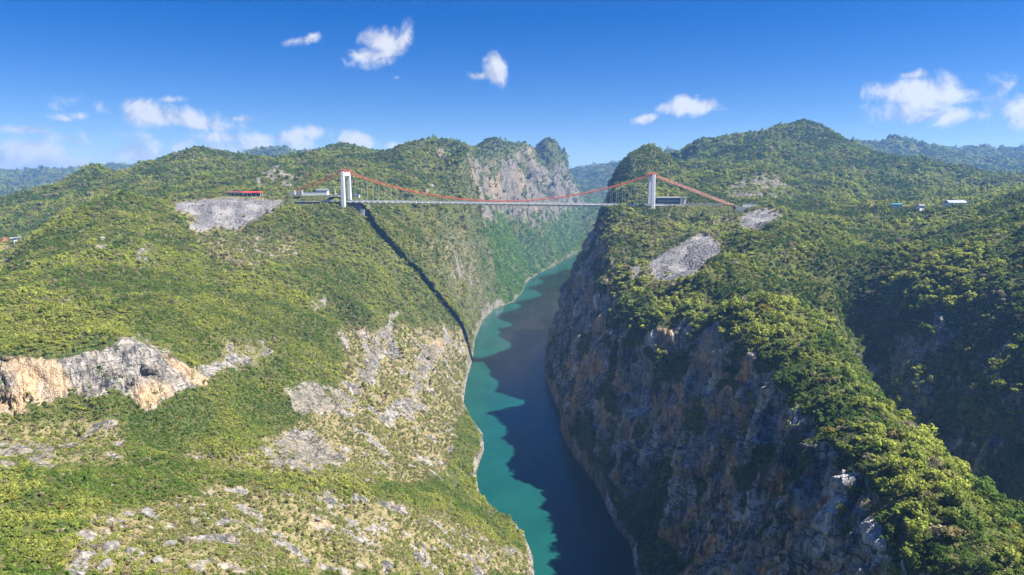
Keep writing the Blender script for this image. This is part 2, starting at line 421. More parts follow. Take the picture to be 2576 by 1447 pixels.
ca, cr = lp(CP[:, 0], CP[:, 1])
N = len(CP)
D = np.hypot(ca[:, None] - ca[None], cr[:, None] - cr[None])
A = np.zeros((N + 3, N + 3))
A[:N, :N] = D + np.eye(N) * -0.0004
A[:N, N] = 1; A[:N, N + 1] = ca; A[:N, N + 2] = cr
A[N:, :N] = A[:N, N:].T
sol = np.linalg.solve(A, np.concatenate([CP[:, 2], [0, 0, 0]]))
GA = np.linspace(-math.pi, math.pi, 900)
GR = np.linspace(math.log(20), math.log(45000), 560)
# denser sampling is bilinear-interpolated from this table
tab = np.zeros((len(GA), len(GR)), np.float32)
for i in range(0, len(GA), 30):
    a = GA[i:i + 30, None, None]; r = GR[None, :, None]
    dd = np.sqrt((a - ca) ** 2 + (r - cr) ** 2)
    tab[i:i + 30] = dd @ sol[:N] + sol[N] + sol[N + 1] * a[..., 0] + sol[N + 2] * r[..., 0]

def base_height(X, Y):
    a, r = lp(X, Y)
    fa = (a - GA[0]) / (GA[1] - GA[0]); fr = np.clip((r - GR[0]) / (GR[1] - GR[0]), 0, len(GR) - 1.001)
    fa = np.clip(fa, 0, len(GA) - 1.001)
    ia = fa.astype(int); ir = fr.astype(int); ta = fa - ia; tr = fr - ir
    return (tab[ia, ir] * (1 - ta) * (1 - tr) + tab[ia + 1, ir] * ta * (1 - tr) + tab[ia, ir + 1] * (1 - ta) * tr + tab[ia + 1, ir + 1] * ta * tr)

SITES = []
def site(u0, u1, v, Y, y0, y1, dz=0.0):
    a = P(u0, v, Y); b_ = P(u1, v, Y)
    SITES.append((a[0], b_[0], y0, y1, a[2] + dz))
site(1646, 1732, 517, 892, 872, 915); site(1700, 1830, 519, 838, 832, 872, .3); 
site(560, 665, 494, 908, 893, 925, -.3); site(742, 868, 494, 905, 893, 945, -.3); site(736, 806, 513, 862, 860, 872)
site(885, 910, 497, 905, 896, 916)
def flat_sites(X, Y, z):
    for x0, x1, y0, y1, zz in SITES:
        dx = np.maximum(np.maximum(x0 - X, X - x1), 0); dy = np.maximum(np.maximum(y0 - Y, Y - y1), 0)
        w = sstep(np.hypot(dx, dy), 14, 1)
        z = z * (1 - w) + zz * w
    return z

def height(X, Y, detail=True):
    z = base_height(X, Y) + relief(X, Y)
    r = np.hypot(X, Y)
    xl, xr = banks(Y)
    s = np.maximum(xl - X, X - xr)
    z = flat_sites(X, Y, z)
    z = np.minimum(z, 1.0 + np.maximum(s, 0) * 4.5)
    lo = 0.6 + np.maximum(s, 0) * 0.25
    z = np.where((s < 60) & (r < 5000), np.maximum(z, lo), np.maximum(z, 4.0))
    z = np.where(s < 0, np.maximum(-7.0, s * 0.8 - 0.2), z)
    return z

# ------------------------------------------------------------------ terrain sheet (finer where the camera is close)
ang = np.concatenate([np.linspace(-150, -60, 16)[:-1], np.linspace(-60, -43, 30)[:-1], np.linspace(-43, 43, 900), np.linspace(43, 60, 30)[1:], np.linspace(60, 150, 16)[1:]])
ang = np.radians(ang)
def geo(a, b, q):
    n = max(2, int(math.log(b / a) / q))
    return np.exp(np.linspace(math.log(a), math.log(b), n, endpoint=False))
rad = np.concatenate([geo(4, 70, .15), geo(70, 150, .02), geo(150, 1350, .0032), geo(1350, 2700, .0048), geo(2700, 6500, .012), geo(6500, 12000, .06), [12000.]])
NA, NR = len(ang), len(rad)
AA, RR = np.meshgrid(ang, rad, indexing='ij')
TX = (RR * np.sin(AA)).astype(np.float64); TY = (RR * np.cos(AA)).astype(np.float64)
TZ = height(TX, TY)

def grid_normals(X, Y, Z):
    Pm = np.stack([X, Y, Z], -1)
    da = np.gradient(Pm, axis=0); dr = np.gradient(Pm, axis=1)
    n = np.cross(dr, da)
    n /= np.maximum(np.linalg.norm(n, axis=-1, keepdims=True), 1e-9)
    n *= np.where(n[..., 2:3] < 0, -1, 1)
    return n
NRM = grid_normals(TX, TY, TZ)
STEEP = 1 - NRM[..., 2]
XL, XR = banks(TY)
SB = np.maximum(XL - TX, TX - XR)            # distance outside the water's edge
RIGHT = TX > (XL + XR) / 2

def in_poly(U, V, poly):
    inside = np.zeros(U.shape, bool)
    n = len(poly)
    for i in range(n):
        x1, y1 = poly[i]; x2, y2 = poly[(i + 1) % n]
        if y1 == y2: continue
        c = ((V >= min(y1, y2)) & (V < max(y1, y2))) & (U < (x2 - x1) * (V - y1) / (y2 - y1) + x1)
        inside ^= c
    return inside

UU, VV = project(TX, TY, TZ)
# wobble so that the patch edges are not straight
WS = np.clip(420.0 / np.maximum(TY, 150), .25, 1.4)
DU = (fbm2(TX, TY, 34.0, 3, 0.6, 50) * 34.0 + fbm2(TX, TY, 7.0, 2, 0.6, 55) * 26) * WS; DV = (fbm2(TX, TY, 30.0, 3, 0.6, 60) * 20.0 + fbm2(TX, TY, 7.0, 2, 0.6, 65) * 16) * WS
def patch(poly, y0, y1, k=1.0):
    p = np.array(poly, float)
    WU = UU + DU * k; WV = VV + DV * k
    m = np.zeros(TX.shape, np.float32)
    sel = (WU > p[:, 0].min()) & (WU < p[:, 0].max()) & (WV > p[:, 1].min()) & (WV < p[:, 1].max()) & (TY > y0) & (TY < y1)
    idx = np.nonzero(sel)
    m[idx] = in_poly(WU[idx], WV[idx], poly)
    return m
def blur(m, k=2):
    for _ in range(k):
        m = (m + np.roll(m, 1, 0) + np.roll(m, -1, 0)) / 3
        m = (m + np.roll(m, 1, 1) + np.roll(m, -1, 1)) / 3
    return m

M_gravel = np.zeros(TX.shape, np.float32)
for poly, y0, y1 in [
    ([(440, 512), (480, 504), (560, 500), (724, 504), (690, 528), (640, 556), (598, 580), (540, 575), (500, 584), (470, 572), (500, 548), (470, 535), (440, 530)], 700, 900),
    ([(1640, 695), (1628, 665), (1690, 625), (1740, 600), (1770, 585), (1806, 610), (1810, 640), (1760, 680), (1700, 722), (1672, 712)], 480, 780),
    ([(1855, 562), (1880, 535), (1930, 524), (1965, 538), (1950, 560), (1890, 586)], 640, 860),
    ([(1585, 680), (1610, 665), (1615, 690), (1590, 705)], 500, 780)]:
    M_gravel = np.maximum(M_gravel, patch(poly, y0, y1, .35))
M_rock = np.zeros(TX.shape, np.float32)
for poly, y0, y1 in [
    ([(240, 1050), (290, 1060), (310, 1100), (250, 1110)], 250, 420), ([(-40, 1110), (140, 1120), (150, 1160), (-40, 1170)], 230, 400),
    ([(690, 1100), (740, 1080), (830, 1110), (885, 1130), (860, 1170), (760, 1192), (690, 1180)], 280, 520),
    ([(705, 985), (760, 955), (860, 975), (905, 1010), (840, 1045), (740, 1040)], 350, 600),
    ([(785, 770), (815, 735), (865, 742), (825, 795)], 480, 760), ([(255, 590), (280, 585), (275, 640), (245, 640)], 450, 800), ([(330, 650), (375, 600), (392, 655), (350, 690)], 450, 800),
    ([(900, 950), (930, 880), (985, 780), (1003, 785), (965, 900), (930, 960)], 480, 800), ([(1010, 1060), (1040, 930), (1060, 870), (1130, 850), (1100, 905), (1060, 960), (1035, 1060)], 480, 800),
    ([(1120, 655), (1150, 640), (1190, 650), (1205, 720), (1160, 725)], 850, 1250), ([(1190, 770), (1215, 740), (1240, 770), (1215, 800)], 900, 1350),
    ([(645, 475), (650, 432), (690, 417), (728, 432), (740, 472), (690, 480)], 950, 1200), ([(1065, 480), (1090, 460), (1110, 480), (1100, 500), (1065, 502)], 950, 1300),
    ([(1215, 412), (1270, 395), (1310, 372), (1345, 364), (1350, 400), (1400, 400), (1430, 395), (1452, 440), (1470, 520), (1400, 555), (1335, 580), (1290, 540), (1250, 515), (1212, 480)], 1700, 2700),
    ([(1820, 485), (1860, 455), (1910, 432), (1960, 440), (2010, 497), (1850, 507)], 940, 1250)]:
    M_rock = np.maximum(M_rock, patch(poly, y0, y1))
M_solid = patch([(-40, 893), (120, 903), (200, 888), (288, 872), (322, 845), (345, 838), (390, 868), (480, 922), (575, 912), (525, 958), (445, 985), (430, 1002), (375, 1048), (335, 1012), (300, 985), (200, 1002), (120, 1010), (60, 1040), (-40, 1060)], 280, 480, .45)
for poly, y0, y1 in [([(705, 985), (760, 955), (860, 975), (905, 1010), (840, 1045), (740, 1040)], 350, 600), ([(900, 960), (930, 880), (980, 785), (1003, 785), (970, 900), (935, 965)], 450, 800),
                     ([(1010, 1060), (1040, 930), (1060, 870), (1130, 850), (1105, 905), (1065, 960), (1040, 1060)], 450, 820), ([(690, 1105), (740, 1080), (830, 1108), (885, 1130), (850, 1172), (760, 1192), (690, 1178)], 280, 520),
                     ([(570, 900), (640, 870), (700, 880), (640, 915), (575, 935)], 350, 560), ([(945, 1050), (1010, 1000), (1040, 1010), (985, 1080)], 400, 700)]:
    M_solid = np.maximum(M_solid, patch(poly, y0, y1, .7) * .8)
M_ochre = np.zeros(TX.shape, np.float32)
for poly, y0, y1 in [
    ([(35, 920), (105, 915), (105, 1000), (40, 1000)], 280, 480), ([(330, 985), (400, 970), (440, 990), (370, 1045)], 280, 480), ([(-40, 1000), (220, 1000), (180, 1030), (-40, 1050)], 280, 450),
    ([(1218, 425), (1262, 412), (1260, 480), (1232, 492)], 1700, 2100), ([(1318, 370), (1345, 360), (1340, 395), (1315, 400)], 1700, 2200), ([(1300, 420), (1320, 415), (1318, 470), (1300, 470)], 1700, 2200),
    ([(1745, 860), (1850, 850), (1860, 900), (1790, 930), (1730, 910)], 300, 520), ([(1840, 1000), (1900, 930), (1930, 940), (1880, 1040), (1840, 1060)], 250, 450), ([(1740, 1200), (1830, 1130), (1880, 1120), (1850, 1180), (1760, 1220)], 250, 460),
    ([(1915, 1060), (1945, 1050), (1940, 1100), (1915, 1110)], 230, 400), ([(1940, 1130), (1990, 1130), (1980, 1180), (1945, 1170)], 230, 400), ([(1500, 830), (1530, 760), (1550, 770), (1520, 860)], 500, 900), ([(1465, 900), (1485, 860), (1480, 960), (1462, 960)], 500, 900),
    ([(1905, 1190), (1950, 1200), (1940, 1270), (1900, 1270)], 230, 400)]:
    M_ochre = np.maximum(M_ochre, patch(poly, y0, y1))
M_dry = np.zeros(TX.shape, np.float32)
for poly, y0, y1, w in [
    ([(850, 820), (1180, 820), (1200, 1000), (1150, 1060), (1120, 1200), (1000, 1210), (640, 1200), (640, 1120), (800, 1040), (880, 940)], 300, 1000, .75),
    ([(1060, 540), (1240, 540), (1250, 760), (1200, 820), (1150, 780), (1060, 660)], 850, 1230, .4),
    ([(200, 1290), (600, 1225), (900, 1240), (1100, 1290), (1330, 1390), (1345, 1447), (150, 1447)], 100, 480, .95),
    ([(480, 590), (760, 590), (760, 660), (600, 680), (520, 640)], 600, 860, .5), ([(430, 505), (470, 503), (480, 545), (440, 545)], 650, 900, .8),
    ([(560, 850), (700, 850), (640, 930), (540, 950)], 350, 600, .5), ([(450, 1140), (700, 1130), (690, 1195), (540, 1195)], 280, 480, .6), ([(-40, 1060), (320, 1060), (320, 1170), (-40, 1170)], 240, 420, .6),
    ([(1530, 530), (1900, 530), (1830, 620), (1700, 740), (1560, 760), (1520, 650)], 480, 880, .35)]:
    M_dry = np.maximum(M_dry, patch(poly, y0, y1) * w)
M_field = np.zeros(TX.shape, np.float32)
for poly, y0, y1, w in [([(-60, 612), (70, 612), (60, 640), (-60, 645)], 650, 1000, 1.), ([(-60, 655), (60, 655), (50, 690), (-60, 690)], 600, 950, 1.),
                        ([(2180, 505), (2480, 505), (2480, 522), (2180, 522)], 780, 1010, .6), ([(1640, 512), (1830, 514), (1990, 520), (1640, 524)], 800, 930, .5),
                        ([(560, 485), (860, 488), (860, 505), (720, 503), (560, 500)], 830, 990, .4)]:
    M_field = np.maximum(M_field, patch(poly, y0, y1) * w)
M_soil = np.maximum(patch([(-60, 598), (28, 598), (28, 610), (-60, 610)], 700, 1100), patch([(-60, 672), (15, 672), (15, 684), (-60, 684)], 600, 900))
M_soil = np.maximum(M_soil, patch([(590, 860), (630, 850), (640, 900), (600, 920)], 350, 560) * .25)
M_dry = np.maximum(M_dry, np.clip(blur(M_gravel, 14) * 1.6, 0, .9));
M_gravel = blur(M_gravel, 1); M_rock = blur(M_rock, 2); M_ochre = blur(M_ochre, 3); M_dry = blur(M_dry, 5); M_field = blur(M_field, 2)

cliff_n = fbm2(TX, TY, 26.0, 3, 0.55, 71) + 0.5 * perlin3(TX / 17, TY / 17, TZ / 22, 4)
steep_rock = sstep(STEEP + cliff_n * 0.16, 0.40, 0.60)
steep_rock *= np.where(RIGHT, 1.0, np.where(TY > 1300, .8 * sstep(TZ, 330, 290) * sstep(TZ, 110, 175), .42)) * sstep(TZ, 6, 26)
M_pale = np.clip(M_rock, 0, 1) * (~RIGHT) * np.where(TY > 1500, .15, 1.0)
steep_rock *= 1 - .8 * (RIGHT & (TX > 160) & (TX < 248) & (TY < 560))
veg_break = sstep(perlin3(TX / 34, TY / 34, TZ / 40, 8) + 0.6 * perlin3(TX / 13, TY / 13, TZ / 16, 9), 0.02, 0.30)
spot = sstep(fbm2(TX, TY, 11.0, 3, .6, 140), -.25, .18)
M_rock = np.maximum(M_rock * (1 - 0.6 * veg_break) * (.35 + .65 * spot), steep_rock * (1 - 0.9 * veg_break))
M_rock = np.maximum(M_rock, (TY < 1300) * (~RIGHT) * M_dry * sstep(fbm2(TX, TY, 16.0, 3, .6, 150), .12, .32) * 1.1)
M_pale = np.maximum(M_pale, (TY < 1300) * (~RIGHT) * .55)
M_rock = np.maximum(M_rock, blur(M_solid, 2) * (1 - .55 * veg_break * (1 - spot)))
M_rock = np.maximum(M_rock, sstep(SB, 4.2 + 4 * perlin2(TX / 19, TY / 19, 77), .8) * (SB > 0) * (TY < 2800))      # pale wave-washed rim at the water's edge
M_rock *= 1 - sstep(TY, 2500, 2900)
M_rock = M_rock * (1 - M_gravel)
# pale and rust-coloured scars on the shaded right-hand cliff, colour raised against the shade
wx = perlin3(TX / 30, TY / 30, TZ / 30, 41) * 9
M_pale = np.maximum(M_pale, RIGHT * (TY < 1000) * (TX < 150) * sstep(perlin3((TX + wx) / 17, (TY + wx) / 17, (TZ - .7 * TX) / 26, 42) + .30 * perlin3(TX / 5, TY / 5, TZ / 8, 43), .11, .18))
rust = RIGHT * (TY < 1000) * (TX < 150) * sstep(perlin3((TX - wx) / 19, (TY + wx) / 19, (TZ - .7 * TX) / 27, 44) + .30 * perlin3(TX / 5, TY / 5, TZ / 8, 45), .13, .20)
M_ochre = np.maximum(M_ochre, sstep(fbm2(TX, TY + TZ * .3, 40.0, 2, .5, 83), .34, .6) * .7 * (~RIGHT)) * np.clip(M_rock * 1.5, 0, 1)
M_ochre = np.maximum(M_ochre, rust * .95)

# broken rock relief: sideways displacement of the steep faces, vertical fluting and ledges
cl = np.clip(M_rock, 0, 1) * sstep(SB, 0.5, 8)
amp_far = 1 + 2.2 * sstep(TY, 1500, 2200)
d = perlin3(TX / 26, TY / 26, TZ / 60, 12) * 7.0 + np.abs(perlin3(TX / 11, TY / 11, TZ / 34, 13)) * -5.0 + perlin3(TX / 5, TY / 5, TZ / 13, 14) * 1.5 + perlin3(TX / 2.4, TY / 2.4, TZ / 5, 15) * .7
led = np.abs(((TZ + 3 * perlin3(TX / 40, TY / 40, TZ / 40, 16)) / 9.0) % 1.0 - 0.5) * 2
d += (led - .5) * 1.6
mk = (M_rock > .04) & (SB > .5) & (RR < 2900)
kx = np.where(TY[mk] > 1500, 3.0, np.where(RIGHT[mk], 1.0, .8))
ax_, ay_, az_ = TX[mk] / kx, TY[mk] / kx, (TZ[mk] + .35 * TX[mk]) / kx
fr = np.zeros_like(TX)
fr[mk] = np.where(RIGHT[mk] | (TY[mk] > 1500), 1.0, .45) * (cells(ax_ / 15, ay_ / 15, az_ / 24, 3) * 5.0 + cells(ax_ / 6, ay_ / 6, az_ / 11, 7) * 2.4 + cells(ax_ / 2.6, ay_ / 2.6, az_ / 4.6, 9) * 1.0)
d = d * .55 + fr
d *= cl * amp_far * sstep(STEEP, .12, .4)
hx, hy = NRM[..., 0], NRM[..., 1]
hl = np.maximum(np.hypot(hx, hy), 1e-6)
TX = TX + d * hx / hl; TY = TY + d * hy / hl
# rough ground everywhere near
rg = perlin2(TX / 6.5, TY / 6.5, 90) * .9 + perlin2(TX / 2.7, TY / 2.7, 91) * .5
TZ = np.where(SB > 3, TZ + rg * (0.45 + 1.0 * np.clip(M_rock + M_gravel * .2, 0, 1)) * sstep(SB, 3, 9), TZ)
NRM = grid_normals(TX, TY, TZ)

def terrain_material():
    m, t, b = material('terrain_ground')
    g = t.node('ShaderNodeNewGeometry')
    pos = g.outputs['Position']
    at = t.node('ShaderNodeAttribute', attribute_name='mask_a')
    at2 = t.node('ShaderNodeAttribute', attribute_name='mask_b')
    sa = t.node('ShaderNodeSeparateColor', ins={0: at.outputs['Color']})
    sb = t.node('ShaderNodeSeparateColor', ins={0: at2.outputs['Color']})
    rock, ochre, gravel = sa.outputs[0], sa.outputs[1], sa.outputs[2]
    dry, field, soil = sb.outputs[0], sb.outputs[1], sb.outputs[2]
    # green ground cover
    n1 = t.noise(pos, 0.045, 4, .6); n2 = t.noise(pos, 0.35, 3, .65); n3 = t.noise(pos, 1.6, 1, .6)
    green = t.mix(t.smooth(n1, .35, .65), (.040, .065, .016), (.085, .098, .024))
    green = t.mix(t.smooth(n2, .42, .68), green, (.115, .105, .036))
    # dry grass with stones
    dcol = t.mix(t.smooth(n2, .35, .65), (.135, .125, .048), (.265, .220, .120))
    stone = t.smooth(t.noise(pos, 0.8, 2, .72), .60, .68)
    dcol = t.mix(t.math('MULTIPLY', stone, .85), dcol, (.22, .20, .175))
    c = t.mix(t.smooth(t.math('ADD', dry, t.math('MULTIPLY', t.math('SUBTRACT', n1, .5), .9)), .25, .7), green, dcol)
    # limestone with streaks running down the face
    sv = t.vmul(pos, (.16, .16, .022))
    st = t.noise(sv, 1.0, 4, .62, .6)
    sv2 = t.vmul(pos, (.55, .55, .07))
    st2 = t.noise(sv2, 1.0, 3, .6, .3)
    far_sun_dim = t.smooth(at.outputs['Alpha'], 1.1, 1.9, 1.0, .88)      # sunlit rock of the far massifs toned down in its colour
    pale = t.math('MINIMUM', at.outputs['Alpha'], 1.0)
    big = t.noise(t.vmul(pos, (.075, .075, .032)), 1.0, 4, .62, 1.2)
    big2 = t.noise(t.vmul(pos, (.060, .060, .030)), 1.3, 4, .62, 1.0)
    rd = t.mix(t.smooth(st, .38, .60), (.060, .068, .086), (.330, .312, .300))  # near cliff rock: bluish cast and lift of its shade put into the colour
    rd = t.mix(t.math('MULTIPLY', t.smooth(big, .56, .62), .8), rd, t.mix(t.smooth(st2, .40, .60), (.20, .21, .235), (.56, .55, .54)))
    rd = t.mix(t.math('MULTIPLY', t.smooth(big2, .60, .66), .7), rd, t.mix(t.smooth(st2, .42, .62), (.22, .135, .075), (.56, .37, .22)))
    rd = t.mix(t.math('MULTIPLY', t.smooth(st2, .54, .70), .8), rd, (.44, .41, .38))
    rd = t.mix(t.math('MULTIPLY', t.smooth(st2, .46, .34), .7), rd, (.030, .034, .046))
    rp = t.mix(t.smooth(st, .36, .60), (.095, .092, .088), (.225, .198, .160))
    rp = t.mix(t.smooth(st2, .52, .68), rp, (.29, .255, .20))
    rp = t.mix(t.math('MULTIPLY', t.smooth(st2, .46, .34), .7), rp, (.05, .048, .045))
    rp = t.mix(at2.outputs['Alpha'], rp, t.mix(t.smooth(st2, .36, .60), (.24, .245, .255), (.60, .58, .55)))  # brighter scar colour on the right cliff, making up for the dim shade
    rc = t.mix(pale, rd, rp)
    strat = t.noise(t.vmul(pos, (.030, .030, .30)), 1.0, 3, .5, .5)
    crack = t.smooth(t.math('ABSOLUTE', t.math('SUBTRACT', strat, .5)), .022, .004)
    rc = t.mix(t.math('MULTIPLY', crack, .8), rc, (.035, .034, .034))
    oc = t.mix(t.smooth(st2, .35, .62), (.34, .20, .10), (.66, .46, .28))
    oc = t.mix(pale, oc, t.mix(t.smooth(st2, .35, .62), (.24, .165, .082), (.36, .27, .155)))
    rc = t.mix(t.math('MULTIPLY', ochre, .9), rc, oc)
    wv = t.node('ShaderNodeVectorMath', operation='SCALE', ins={0: rc}); t.put(wv.inputs['Scale'], far_sun_dim)
    rc = wv.outputs[0]
    lich = t.smooth(t.noise(pos, .22, 3, .7), .54, .64)
    rc = t.mix(t.math('MULTIPLY', lich, .45), rc, (.075, .08, .038))
    rf = t.smooth(t.math('ADD', rock, t.math('MULTIPLY', t.math('SUBTRACT', n2, .5), .6)), .38, .58)
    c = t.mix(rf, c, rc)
    vor = t.node('ShaderNodeTexVoronoi', ins={'Vector': pos, 'Scale': .55})
    gc = t.mix(t.smooth(vor.outputs['Distance'], .25, .75), (.20, .195, .20), (.085, .083, .088))
    gc = t.mix(t.smooth(n1, .45, .62), gc, (.235, .225, .22))
    gf = t.smooth(t.math('ADD', gravel, t.math('MULTIPLY', t.math('SUBTRACT', n2, .5), .9)), .42, .55)
    c = t.mix(gf, c, gc)
    fc = t.mix(t.smooth(n1, .4, .6), (.16, .17, .045), (.33, .25, .09))
    c = t.mix(t.smooth(field, .3, .7), c, fc)
    c = t.mix(t.smooth(t.math('ADD', soil, t.math('MULTIPLY', t.math('SUBTRACT', n2, .5), .7)), .35, .6), c, (.34, .15, .075))
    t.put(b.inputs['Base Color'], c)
    b.inputs['Roughness'].default_value = .95
    b.inputs['Specular IOR Level'].default_value = .15
    bh = t.math('ADD', t.math('MULTIPLY', t.noise(t.vmul(pos, (1, 1, .35)), .5, 3, .7), 2.2), t.math('MULTIPLY', n3, .5))
    bp = t.node('ShaderNodeBump', ins={'Strength': .85, 'Distance': 1.4, 'Height': bh})
    t.put(b.inputs['Normal'], bp.outputs[0])
    return m
MT = terrain_material()

fi = np.arange(NA - 1)[:, None] * NR + np.arange(NR - 1)[None]
quads = np.stack([fi, fi + 1, fi + NR + 1, fi + NR], -1).reshape(-1, 4)
verts = np.stack([TX, TY, TZ], -1).reshape(-1, 3).astype(np.float32)
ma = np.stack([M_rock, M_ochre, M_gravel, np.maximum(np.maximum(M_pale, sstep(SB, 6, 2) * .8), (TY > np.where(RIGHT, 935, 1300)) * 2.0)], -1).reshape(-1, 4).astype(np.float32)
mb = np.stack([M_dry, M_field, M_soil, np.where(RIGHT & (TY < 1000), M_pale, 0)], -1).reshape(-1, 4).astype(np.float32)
qr = fi.reshape(-1)
rflat = RIGHT.reshape(-1)[qr]; yflat = TY.reshape(-1)[qr]; rrf = RR.reshape(-1)[qr]; xflat = TX.reshape(-1)[qr]
region = np.where(rrf > 2700, 4, np.where(rflat, np.where(yflat > 935, 3, 1), np.where(yflat > 985, 2, 0)))
names = ['left_gorge_slope', 'right_gorge_cliff', 'left_hills', 'right_mountain', 'distant_hills']
labels = ['sunlit scrub covered slope with pale rock bands left of the river', 'shaded limestone cliff and wooded ridge right of the river',
          'green karst hills and cliff mountain behind the left bridge tower', 'wooded karst mountain behind the right bridge tower', 'far karst ranges fading blue at the horizon']
def mesh_from(name, v, q, attrs=(), smooth=True):
    me = bpy.data.meshes.new(name)
    me.vertices.add(len(v)); me.vertices.foreach_set('co', np.ascontiguousarray(v, np.float32).ravel())
    k = q.shape[1]
    me.loops.add(q.size); me.loops.foreach_set('vertex_index', q.ravel().astype(np.int32))
    me.polygons.add(len(q)); me.polygons.foreach_set('loop_start', (np.arange(len(q)) * k).astype(np.int32))
    if smooth: me.polygons.foreach_set('use_smooth', np.ones(len(q), bool))
    for an, arr in attrs:
        a = me.attributes.new(an, 'FLOAT_COLOR', 'POINT'); a.data.foreach_set('color', np.ascontiguousarray(arr).ravel())
    me.update(calc_edges=True)
    return me
for k in range(5):
    q = quads[region == k]
    ids, inv = np.unique(q.ravel(), return_inverse=True)
    me = mesh_from(names[k], verts[ids], inv.reshape(q.shape), (('mask_a', ma[ids]), ('mask_b', mb[ids])))
    me.materials.append(MT)
    o = bpy.data.objects.new(names[k], me); col.objects.link(o)
    o['kind'] = 'structure'; o['label'] = labels[k]; o['category'] = 'terrain'

def lookup(arr, X, Y):
    """value of a grid array at world X, Y"""
    a = np.arctan2(X, Y); r = np.hypot(X, Y)
    i = np.clip(np.searchsorted(ang, a), 0, NA - 1); j = np.clip(np.searchsorted(rad, r), 0, NR - 1)
    return arr[i, j]
def ground(X, Y):
    return float(lookup(TZ, np.array([X]), np.array([Y]))[0])
def hit(u, v, near=100., far=3000.):
    """where the view ray through a photo pixel first meets the ground"""
    d = ray(u, v)
    Ys = np.exp(np.linspace(math.log(near), math.log(far), 4000))
    t = Ys / d[1]
    X = d[0] * t; Z = HC + d[2] * t
    g = lookup(TZ, X, Ys)
    k = np.nonzero(g >= Z)[0]
    k = k[0] if len(k) else len(Ys) - 1
    return float(X[k]), float(Ys[k]), float(g[k])

# ------------------------------------------------------------------ river
def water():
    m, t, b = material('river_water')
    g = t.node('ShaderNodeNewGeometry')
    n = t.noise(g.outputs['Position'], .02, 4, .5)
    c = t.mix(t.smooth(n, .35, .65), (.004, .047, .040), (.006, .058, .049))
    t.put(b.inputs['Base Color'], c)
    t.put(b.inputs['Roughness'], t.smooth(t.noise(t.vmul(g.outputs['Position'], (.02, .008, 1)), 1.0, 3, .6, .6), .38, .62, .06, .24))
    b.inputs['IOR'].default_value = 1.33
    b.inputs['Specular IOR Level'].default_value = .32
    n2 = t.noise(g.outputs['Position'], .55, 4, .6); n3 = t.noise(g.outputs['Position'], .06, 3, .5)
    bp = t.node('ShaderNodeBump', ins={'Strength': .35, 'Distance': .3, 'Height': t.math('ADD', n2, t.math('MULTIPLY', n3, .8))})
    t.put(b.inputs['Normal'], bp.outputs[0])
    ys = np.concatenate([np.linspace(-400, 2600, 220), np.linspace(2620, 2900, 30)])
    v = []; q = []
    for y in ys:
        xl, xr = banks(y)
        v += [(xl - 9, y, 0), ((xl + xr) / 2, y, 0), (xr + 9, y, 0)]
    for i in range(len(ys) - 1):
        for k in range(2):
            a = i * 3 + k
            q.append((a, a + 1, a + 4, a + 3))
    me = mesh_from('river', np.array(v), np.array(q))
    me.materials.append(m)
    o = bpy.data.objects.new('river', me); col.objects.link(o)
    o['kind'] = 'structure'; o['label'] = 'turquoise river winding through the gorge'; o['category'] = 'river'
water()

# ------------------------------------------------------------------ mesh helpers
class MB:
    """collects faces; build() links them as one mesh object"""
    def __init__(self): self.v = []; self.f = []
    def add(self, vs, fs):
        o = len(self.v)
        self.v += [tuple(map(float, p)) for p in vs]
        self.f += [tuple(i + o for i in f) for f in fs]
    def box(self, c, ax, ay, az):
        """box about centre c with half-axis vectors"""
        c, ax, ay, az = map(np.asarray, (c, ax, ay, az))
        vs = [c + sx * ax + sy * ay + sz * az for sz in (-1, 1) for sx, sy in ((-1, -1), (1, -1), (1, 1), (-1, 1))]
        self.add(vs, [(3, 2, 1, 0), (4, 5, 6, 7), (0, 1, 5, 4), (1, 2, 6, 5), (2, 3, 7, 6), (3, 0, 4, 7)])
    def tube(self, pts, rad, n=6, cap=True):
        pts = [np.asarray(p, float) for p in pts]
        if not hasattr(rad, '__len__'): rad = [rad] * len(pts)
        vs = []
        for i, p in enumerate(pts):
            d = pts[min(i + 1, len(pts) - 1)] - pts[max(i - 1, 0)]
            d /= max(np.linalg.norm(d), 1e-9)
            a = np.cross(d, (0, 0, 1.0)) if abs(d[2]) < .95 else np.cross(d, (1.0, 0, 0))
            a /= np.linalg.norm(a); b = np.cross(d, a)
            for k in range(n):
                t = 2 * math.pi * k / n
                vs.append(p + rad[i] * (math.cos(t) * a + math.sin(t) * b))
        fs = []
        for i in range(len(pts) - 1):
            for k in range(n):
                fs.append((i * n + k, i * n + (k + 1) % n, (i + 1) * n + (k + 1) % n, (i + 1) * n + k))
        if cap:
            fs.append(tuple(range(n))[::-1]); fs.append(tuple((len(pts) - 1) * n + k for k in range(n)))
        self.add(vs, fs)
    def mesh(self, name, mat=None, smooth=False):
        me = bpy.data.meshes.new(name)
        me.from_pydata(self.v, [], self.f)
        if mat: me.materials.append(mat)
        if smooth: me.polygons.foreach_set('use_smooth', np.ones(len(me.polygons), bool))
        me.update()
        return me
    def build(self, name, mat, parent=None, smooth=False):
        return link(name, self.mesh(name, mat, smooth), parent)

def link(name, me, parent=None, loc=None, rot=None, scale=None):
    o = bpy.data.objects.new(name, me); col.objects.link(o)
    if parent is not None: o.parent = parent
    if loc is not None: o.location = loc
    if rot is not None: o.rotation_euler = rot
    if scale is not None: o.scale = scale
    return o
def tag(o, label, cat, group=None, kind=None):
    o['label'] = label; o['category'] = cat
    if group: o['group'] = group
    if kind: o['kind'] = kind
    return o
def thing(name, label, cat, loc=(0, 0, 0), rotz=0.0, group=None):
    o = bpy.data.objects.new(name, None); col.objects.link(o)
    o.location = loc; o.rotation_euler = (0, 0, rotz); o.empty_display_size = 1.0
    return tag(o, label, cat, group)

